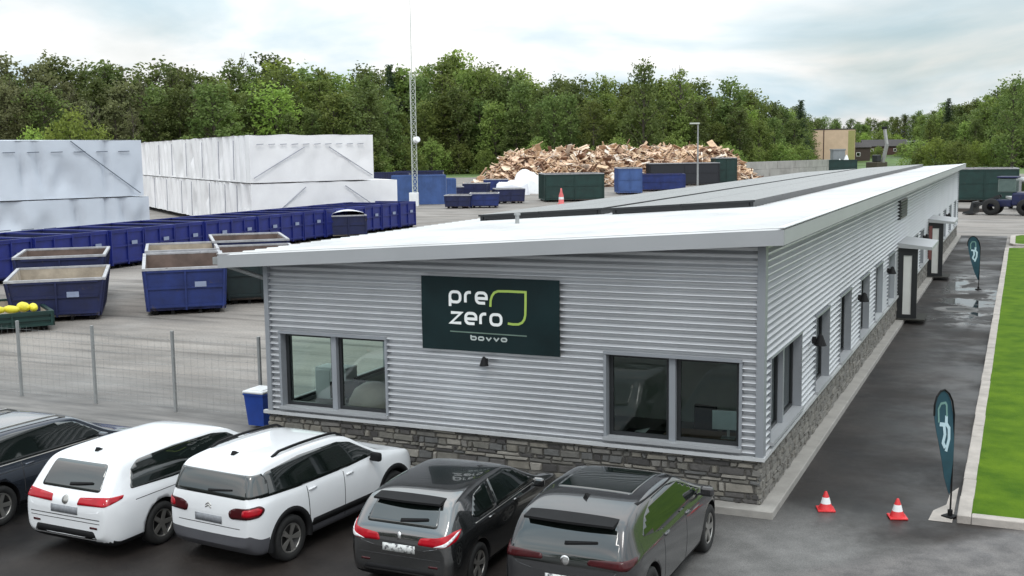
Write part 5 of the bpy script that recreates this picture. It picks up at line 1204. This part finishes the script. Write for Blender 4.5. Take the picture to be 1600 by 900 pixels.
# container and blue loader at the far right of the path
v = ground(1537, 316); skip('waste_container', 'dark green ribbed container past the far end of the office', 'container', (v.x, v.y, 0), R(6), 5.5, 6.4, 3.4, greenc, bin_rust, ribs=5, hook=False)
v = ground(1578, 336); t = thing('wheel_loader', 'dark blue wheel loader with front arms in the yard past the office', 'loader', (v.x, v.y, 0), R(80))
for sx in (-.85, .85):
    for sy in (-1.35, 1.35):
        m = MB(); Mw = Matrix.Translation((sx, sy, .7)) @ Matrix.Rotation(PI / 2, 4, 'Y'); m.lathe([(.3, -.22), (.62, -.25), (.7, -.15), (.7, .15), (.62, .25), (.3, .22)], Mw, 20); m.build('wheel', rubber, t); 
m = MB(); m.b2(-.75, .75, -2.3, -.2, .8, 1.9, bev=.15); m.b2(-.55, .55, -.2, 1.9, .7, 1.3, bev=.1); m.build('body', navyc, t)
m = MB(); m.b2(-.7, .7, -.5, .9, 1.9, 3.1, bev=.12); m.build('cab', mat('cab_glass', (.10, .14, .13), .1), t); m = MB(); m.b2(-.8, .8, -.6, 1.0, 3.1, 3.25, bev=.05); m.build('cab_roof', navyc, t)
m = MB()
for s in (-.45, .45): m.bar((s, .8, 1.6), (s, 2.8, .7), .18, .25)
m.build('lift_arm', darkf, t); m = MB(); m.prism([(2.7, .1), (3.6, .1), (3.5, .25), (3.0, .4), (2.85, 1.1), (2.7, 1.1)], lambda u, v_, d: (-1.2 + d, u, v_), 2.4); m.build('bucket', darkf, t)
v = ground(1600, 335); t = thing('parked_truck', 'grey flatbed truck cut off by the right edge past the blue loader', 'truck', (v.x + .8, v.y + 4, 0), R(10))
m = MB(); m.b2(-1.2, 1.2, 0, 1.9, .7, 3.0, bev=.2); m.build('cab', steel, t); m = MB(); m.b2(-1.1, 1.1, -.03, .1, 1.8, 2.7, bev=.04); m.build('windscreen', glassc, t); m = MB(); m.b2(-1.2, 1.2, 2.0, 7, .9, 1.1); m.b2(-1.2, 1.2, 2.0, 2.1, 1.1, 2.2); m.build('flatbed', steel, t)
for sx in (-1, 1):
    for yy in (.9, 5.5): m = MB(); m.cyl((sx - .15, yy, .5), (sx + .15, yy, .5), .5, n=18); m.build('wheel', rubber, t)
t = thing('timber_beams', 'dark beams lying on the ground in front of the green container past the office', 'beams', (*cpt(1530, 331), 0), R(80))
for k in range(3): m = MB(); m.b2(-.5 + .45 * k, -.2 + .45 * k, -1.6 + .3 * k, 2.2, 0, .28); m.build('beam', mat('dark_timber', (.06, .05, .045), .8), t)
# houses on the rise
def house(label, px, dist, wd, dp, h, wall_m, roof_h, rzz, windows):
    v = at(px, dist); z = hill(v.x, v.y); t = thing('house', label, 'house', (v.x, v.y, z - .4), rzz); m = MB(); m.b2(-wd / 2, wd / 2, -dp / 2, dp / 2, 0, h); m.build('wall', wall_m, t)
    m = MB(); e = .4
    m.prism([(-dp / 2 - e, h), (0, h + roof_h), (dp / 2 + e, h), (dp / 2 + e, h + .15), (0, h + roof_h + .2), (-dp / 2 - e, h + .15)], lambda u, v_, d: (-wd / 2 - e + d, u, v_ + .003), wd + 2 * e); m.prism([(-dp / 2, h + .002), (dp / 2, h + .002), (0, h + roof_h - .02)], lambda u, v_, d: (-wd / 2 + .1 + d, u, v_), wd - .2); m.build('roof', tile, t)
    for x, zc, ww, hh in windows:
        m = MB(); m.box((x, -dp / 2 - .03, zc), (ww, .08, hh)); f = m.build('window', whitem, t); m = MB(); m.box((x, -dp / 2 - .08, zc), (ww - .25, .03, hh - .25)); m.build('pane', glassc, f)
v = at(1298, 360); t = thing('warehouse', 'tan flat roofed block standing among the trees on the rise', 'building', (v.x, v.y, hill(v.x, v.y) - 1), CY - .2)
m = MB(); m.b2(-6.6, 6.6, -5, 5, 0, 10.6); m.build('wall', tanw, t); m = MB(); m.b2(-6.7, 6.7, -5.1, 5.1, 10.6, 10.9); m.build('roof', tile, t); m = MB(); m.b2(-2.6, -2.3, -5.06, -5.003, 0, 10.5); m.build('joint', redw, t); m = MB(); m.b2(4.6, 6.5, -5.05, -5.003, 1, 10.3); m.build('panel', mat('olive_panel', (.32, .30, .12), .8), t)
house('dark red house with dark roof on the rise right of the tan block', 1380, 385, 13, 7, 2.8, redw, 2.0, CY - .15, [(-4, 1.7, .9, .9), (3, 1.7, .9, .9)])
house('dark brown shed between the tan block and the red house', 1338, 365, 7, 6, 4.2, mat('brown_shed', (.06, .045, .04), .85), 1.4, CY - .1, [(0, 2.2, 1.2, 1.2)])
house('small grey cottage with a white gable right of the red house', 1440, 385, 5, 6, 2.8, mat('pale_cottage', (.42, .41, .40), .8), 1.6, CY, [(-1, 1.6, 1.2, 1.1)])

# ------------------------------------------------------------------ trees
def leafmat(name, c1, c2):
    m = bpy.data.materials.new(name); m.use_nodes = True; t = m.node_tree; n = t.nodes; l = t.links; b = n['Principled BSDF']; b.inputs['Roughness'].default_value = .6; b.inputs['Specular IOR Level'].default_value = .25
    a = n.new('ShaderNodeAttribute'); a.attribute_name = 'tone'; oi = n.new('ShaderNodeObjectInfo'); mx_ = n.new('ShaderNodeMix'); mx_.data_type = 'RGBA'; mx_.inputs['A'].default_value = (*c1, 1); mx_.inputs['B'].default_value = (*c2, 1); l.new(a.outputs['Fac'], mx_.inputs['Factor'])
    hs = n.new('ShaderNodeHueSaturation'); l.new(mx_.outputs['Result'], hs.inputs['Color']); mr = n.new('ShaderNodeMapRange'); mr.inputs['To Min'].default_value = .62; mr.inputs['To Max'].default_value = 1.35; l.new(oi.outputs['Random'], mr.inputs[0]); l.new(mr.outputs[0], hs.inputs['Value'])
    mr2 = n.new('ShaderNodeMapRange'); mr2.inputs['To Min'].default_value = .485; mr2.inputs['To Max'].default_value = .515; l.new(oi.outputs['Random'], mr2.inputs[0]); l.new(mr2.outputs[0], hs.inputs['Hue']); l.new(hs.outputs[0], b.inputs['Base Color'])
    tr = n.new('ShaderNodeBsdfTranslucent'); l.new(hs.outputs[0], tr.inputs['Color']); ms = n.new('ShaderNodeMixShader'); ms.inputs[0].default_value = .42; l.new(b.outputs[0], ms.inputs[1]); l.new(tr.outputs[0], ms.inputs[2]); l.new(ms.outputs[0], n['Material Output'].inputs[0])
    MATS[name] = m; return m
def crown_mesh(name, kind, seed, mt):
    """crown of many leaf-sprays grown about limbs; unit tree height 1.0 -> scaled by the object"""
    r = random.Random(seed); V = []; F = []; T = []; br = MB()
    def spray(p, s, n, tone):
        for _ in range(n):
            d = Vector([max(-1.5, min(1.5, r.gauss(0, g_))) for g_ in (1, 1, .8)]); q = p + d * s * .5; a = Vector((r.gauss(0, 1), r.gauss(0, 1), r.gauss(0, .7))).normalized(); b = a.cross(Vector((r.gauss(0, 1), r.gauss(0, 1), r.gauss(0, 1)))).normalized(); z = s * r.uniform(.20, .42); o = len(V)
            V.extend([q - a * z - b * z * .5, q + a * z * .2 - b * z * .7, q + a * z * 1.1, q + b * z * .7]); F.append((o, o + 1, o + 2, o + 3)); T.append(min(1, max(0, tone + r.uniform(-.25, .25))))
    if kind == 'spruce':
        br.cyl((0, 0, 0), (0, 0, .97), .014, .003, 6); z = .10
        while z < .99:
            R_ = .17 * (1 - z) ** .85 + .012; n = max(5, int(26 * R_ / .17))
            for k in range(n):
                a = r.random() * 2 * PI; rr2 = R_ * r.uniform(.7, 1.1)
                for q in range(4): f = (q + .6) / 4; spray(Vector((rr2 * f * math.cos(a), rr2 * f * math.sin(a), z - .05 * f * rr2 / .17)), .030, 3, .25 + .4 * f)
            z += .028
    else:
        wide = {'broad': .25, 'tall': .185, 'thin': .16, 'bush': .60}[kind]; lo = {'broad': .07, 'tall': .06, 'thin': .12, 'bush': .04}[kind]
        br.cyl((0, 0, 0), (.01, 0, .5), .018, .011, 7); br.cyl((.01, 0, .5), (0, .01, .9), .011, .003, 6)
        nl = {'broad': 44, 'tall': 44, 'thin': 36, 'bush': 34}[kind]
        for k in range(nl):
            z = lo + (1 - lo) * ((k + r.random()) / nl); f = (z - lo) / (1 - lo); prof = (math.sin(PI * min(1, .22 + .74 * f)) ** .65) if kind != 'bush' else math.sqrt(max(0, 1 - f * f))
            a = k * 2.4 + r.random(); rad = wide * prof * r.uniform(.45, 1.05); p = Vector((rad * math.cos(a), rad * math.sin(a), z)); b0 = Vector((0, 0, max(.05, z - rad * .6 - .05)))
            br.cyl(b0, p, .006, .002, 4, cap=False); cs = wide * r.uniform(.20, .46) * (.55 if kind == 'thin' else 1); tone = r.random()
            ns = {'broad': 15, 'tall': 13, 'thin': 8, 'bush': 16}[kind]
            for _ in range(ns):
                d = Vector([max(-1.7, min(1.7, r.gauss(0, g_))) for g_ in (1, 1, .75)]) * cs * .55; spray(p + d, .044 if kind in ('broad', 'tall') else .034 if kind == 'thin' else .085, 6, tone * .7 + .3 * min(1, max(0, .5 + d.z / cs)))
            if kind == 'thin' and f > .6:
                for _ in range(2): q = p + Vector((r.uniform(-.04, .04), r.uniform(-.04, .04), r.uniform(.03, .10))); br.cyl(p, q, .0025, .001, 4, cap=False)
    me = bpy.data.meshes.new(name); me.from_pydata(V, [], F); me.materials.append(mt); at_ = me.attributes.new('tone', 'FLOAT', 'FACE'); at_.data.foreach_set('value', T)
    tm = bpy.data.meshes.new('trunk'); tm.from_pydata(br.v, [], br.f); tm.materials.append(bark); return me, tm
lm = {'dark': leafmat('leaf_dark', (.085, .125, .034), (.185, .235, .070)), 'mid': leafmat('leaf_mid', (.120, .170, .040), (.255, .315, .082)), 'bright': leafmat('leaf_bright', (.16, .23, .045), (.30, .385, .08)), 'olive': leafmat('leaf_olive', (.108, .120, .052), (.225, .238, .105)), 'spruce': leafmat('leaf_spruce', (.030, .050, .024), (.075, .100, .050))}
KIND = {}
for i, (kd, mt) in enumerate((('broad', 'mid'), ('broad', 'dark'), ('tall', 'mid'), ('tall', 'dark'), ('thin', 'olive'), ('thin', 'mid'), ('tall', 'olive'), ('spruce', 'spruce'), ('bush', 'bright'), ('bush', 'mid'), ('broad', 'bright'))):
    KIND[(kd, mt)] = [crown_mesh('crown', kd, 50 + i, lm[mt])] + ([crown_mesh('crown', kd, 80 + i, lm[mt])] if kd in ('broad', 'tall') else [])
nm = {'broad': 'broadleaf_tree', 'tall': 'broadleaf_tree', 'thin': 'birch_tree', 'spruce': 'spruce_tree', 'bush': 'bush'}
def plant(kd, mt, v, h, label, group=None, wsc=1.0, rr3=random.Random(5)):
    t = thing(nm[kd], label, 'bush' if kd == 'bush' else 'tree', (v.x, v.y, hill(v.x, v.y) - .1), rr3.random() * 6.28, group); cm, tm = rr3.choice(KIND[(kd, mt)]); a = link('crown', cm, t); b = link('trunk', tm, t)
    s = (h * wsc, h * wsc, h); a.scale = s; b.scale = s; return t
# skyline: height of the wood by picture column (top edge), distance of the front row
sky_y = pchip([(px_, v_ + 3) for px_, v_ in [(-60, 118), (30, 112), (90, 116), (150, 112), (230, 118), (320, 104), (380, 98), (440, 106), (520, 112), (600, 116), (680, 106), (740, 96), (800, 112), (870, 124), (940, 124), (1000, 122), (1060, 130), (1120, 142), (1180, 152), (1240, 166), (1300, 188), (1360, 186), (1420, 178), (1460, 170), (1500, 160), (1560, 148), (1640, 138)]])
front = pchip([(-60, 235), (540, 250), (650, 298), (760, 300), (850, 275), (1000, 268), (1150, 285), (1250, 330), (1300, 400), (1400, 410), (1480, 360), (1640, 300)])
rt_ = random.Random(21); LAB = {('thin', 'olive'): 'sparse olive brown birch in the wood behind the left white stacks', ('tall', 'olive'): 'brownish olive tree in the left part of the wood', ('broad', 'mid'): 'round mid green broadleaf tree in the wood behind the yard', ('broad', 'dark'): 'round dark green broadleaf tree in the wood behind the yard', ('tall', 'mid'): 'slender mid green tree in the wood behind the yard', ('tall', 'dark'): 'slender dark green tree in the wood behind the yard', ('thin', 'mid'): 'thin airy green birch in the wood behind the yard', ('broad', 'bright'): 'round light green broadleaf tree in the wood behind the yard', ('spruce', 'spruce'): 'dark pointed spruce in the wood behind the yard'}
cnt = 0
for row in range(4):
    px = -50 + row * 9
    while px < 1640:
        far = px > 1215; D = front(px) + row * (11 if not far else 20) + rt_.uniform(-4, 4); q = px + rt_.uniform(-8, 8); v = at(q, D); z = hill(v.x, v.y)
        hor = 245 - .0135 * q; ht = 6 + (hor - sky_y(q)) / CF * D - z; ht *= (rt_.uniform(.58, .84), rt_.uniform(.68, .95), rt_.uniform(.76, 1.03), rt_.uniform(.80, 1.08))[row]
        gap_ok = not (1262 < q < 1425 and row < 2)
        if q < 330: ch = rt_.choices([('thin', 'olive'), ('tall', 'olive'), ('tall', 'dark'), ('broad', 'dark')], [4, 4, 2, 2])[0]
        elif q < 1200: ch = rt_.choices([('broad', 'mid'), ('broad', 'dark'), ('tall', 'mid'), ('tall', 'dark'), ('thin', 'mid'), ('broad', 'bright'), ('spruce', 'spruce')], [4, 3, 4, 3, 1.5, 1.2, .25])[0]
        else: ch = rt_.choices([('broad', 'mid'), ('broad', 'dark'), ('tall', 'mid'), ('tall', 'dark'), ('spruce', 'spruce')], [3, 3, 3, 3, .8])[0]
        if gap_ok:
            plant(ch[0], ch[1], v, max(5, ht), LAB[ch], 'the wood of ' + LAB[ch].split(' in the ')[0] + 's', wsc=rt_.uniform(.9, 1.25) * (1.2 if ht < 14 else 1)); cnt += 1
        px += (32 if not far else 25) * (.9 if row else 1) * (250 / D if D > 250 else 1) * rt_.uniform(.85, 1.15)
print('trees', cnt)
# undergrowth in front of the wood: one by one bushes along its foot
for k in range(40):
    q = -40 + 42 * k; D = front(q) - 9 + rt_.uniform(-3, 3); v = at(q, D)
    if 1240 < q < 1500: continue
    plant('bush', 'mid', v, rt_.uniform(5, 8.5), 'dense green bush at the foot of the wood', 'bushes along the foot of the wood', wsc=rt_.uniform(.9, 1.2))
for q, D, h, lb in ((112, 215, 12.2, 'large bright green bush showing above the pale blue stack'), (152, 214, 9.6, 'small bright green bush right of the large bright one above the stacks'), (55, 216, 9.4, 'small bright green bush at far left above the pale blue stack')): plant('bush', 'bright', at(q, D), h, lb, wsc=.75)
for q, D, kd, mt, ytop, lb, ws in ((1006, 262, 'broad', 'dark', 106, 'very dark tall tree standing above the wood over the heap', .8), (612, 312, 'spruce', 'spruce', 102, 'single dark spruce tip rising near the mast', 1.0), (1062, 280, 'thin', 'mid', 114, 'airy tall tree right of the very dark one', 1.1), (1140, 290, 'tall', 'dark', 131, 'dark tree above the right end of the wood heap', 1.1), (1250, 330, 'spruce', 'spruce', 158, 'dark spruce left of the tan block', 1.3), (1480, 372, 'spruce', 'spruce', 158, 'dark spruce standing left of the tall trees at far right', 1.2), (1582, 300, 'broad', 'dark', 137, 'tall dark tree at the right edge', 1.0)):
    v = at(q, D); hor = 245 - .0135 * q; plant(kd, mt, v, 6 + (hor - ytop) / CF * D - hill(v.x, v.y), lb, wsc=ws)
for k in range(22):
    q = 1180 + 19 * k + rt_.uniform(-6, 6); D = rt_.uniform(300, 340) if q < 1270 or q > 1430 else rt_.uniform(384, 420); v = at(q, D); plant('bush', 'mid' if k % 3 else 'bright', v, rt_.uniform(4, 7), 'rounded bush on the rise around the far houses', 'bushes on the rise', wsc=rt_.uniform(.8, 1.2))

for q, D, h in ((1352, 372, 3.4), (1372, 376, 3.0), (1412, 378, 3.8), (1428, 372, 3.2)): plant('bush', 'mid', at(q, D), h, 'low bush in front of the dark red house on the rise', 'low bushes in front of the red house', wsc=1.2)
# unseen wood added behind the camera to darken reflections in paint and panes
V = []; F = []; rb = random.Random(33)
for k in range(22):
    cm = rb.choice(KIND[rb.choice((('broad', 'dark'), ('broad', 'mid'), ('tall', 'dark')))])[0]; ox, oy, hh, a = -105 + 9.0 * k + rb.uniform(-2, 2), -62 - rb.uniform(0, 10) - abs(k - 12) * .5, rb.uniform(12, 17), rb.random() * 6.28; ca_, sa_ = math.cos(a), math.sin(a); o = len(V)
    V += [(ox + 1.35 * hh * (ca_ * v.co.x - sa_ * v.co.y), oy + 1.35 * hh * (sa_ * v.co.x + ca_ * v.co.y), hh * v.co.z) for v in cm.vertices]; F += [[i + o for i in p_.vertices] for p_ in cm.polygons]
me = bpy.data.meshes.new('unseen_wood'); me.from_pydata(V, [], F); me.materials.append(lm['dark']); tag(link('unseen_wood', me), 'unseen leafy wood added behind the car park to darken reflections', 'wood', kind='stuff')
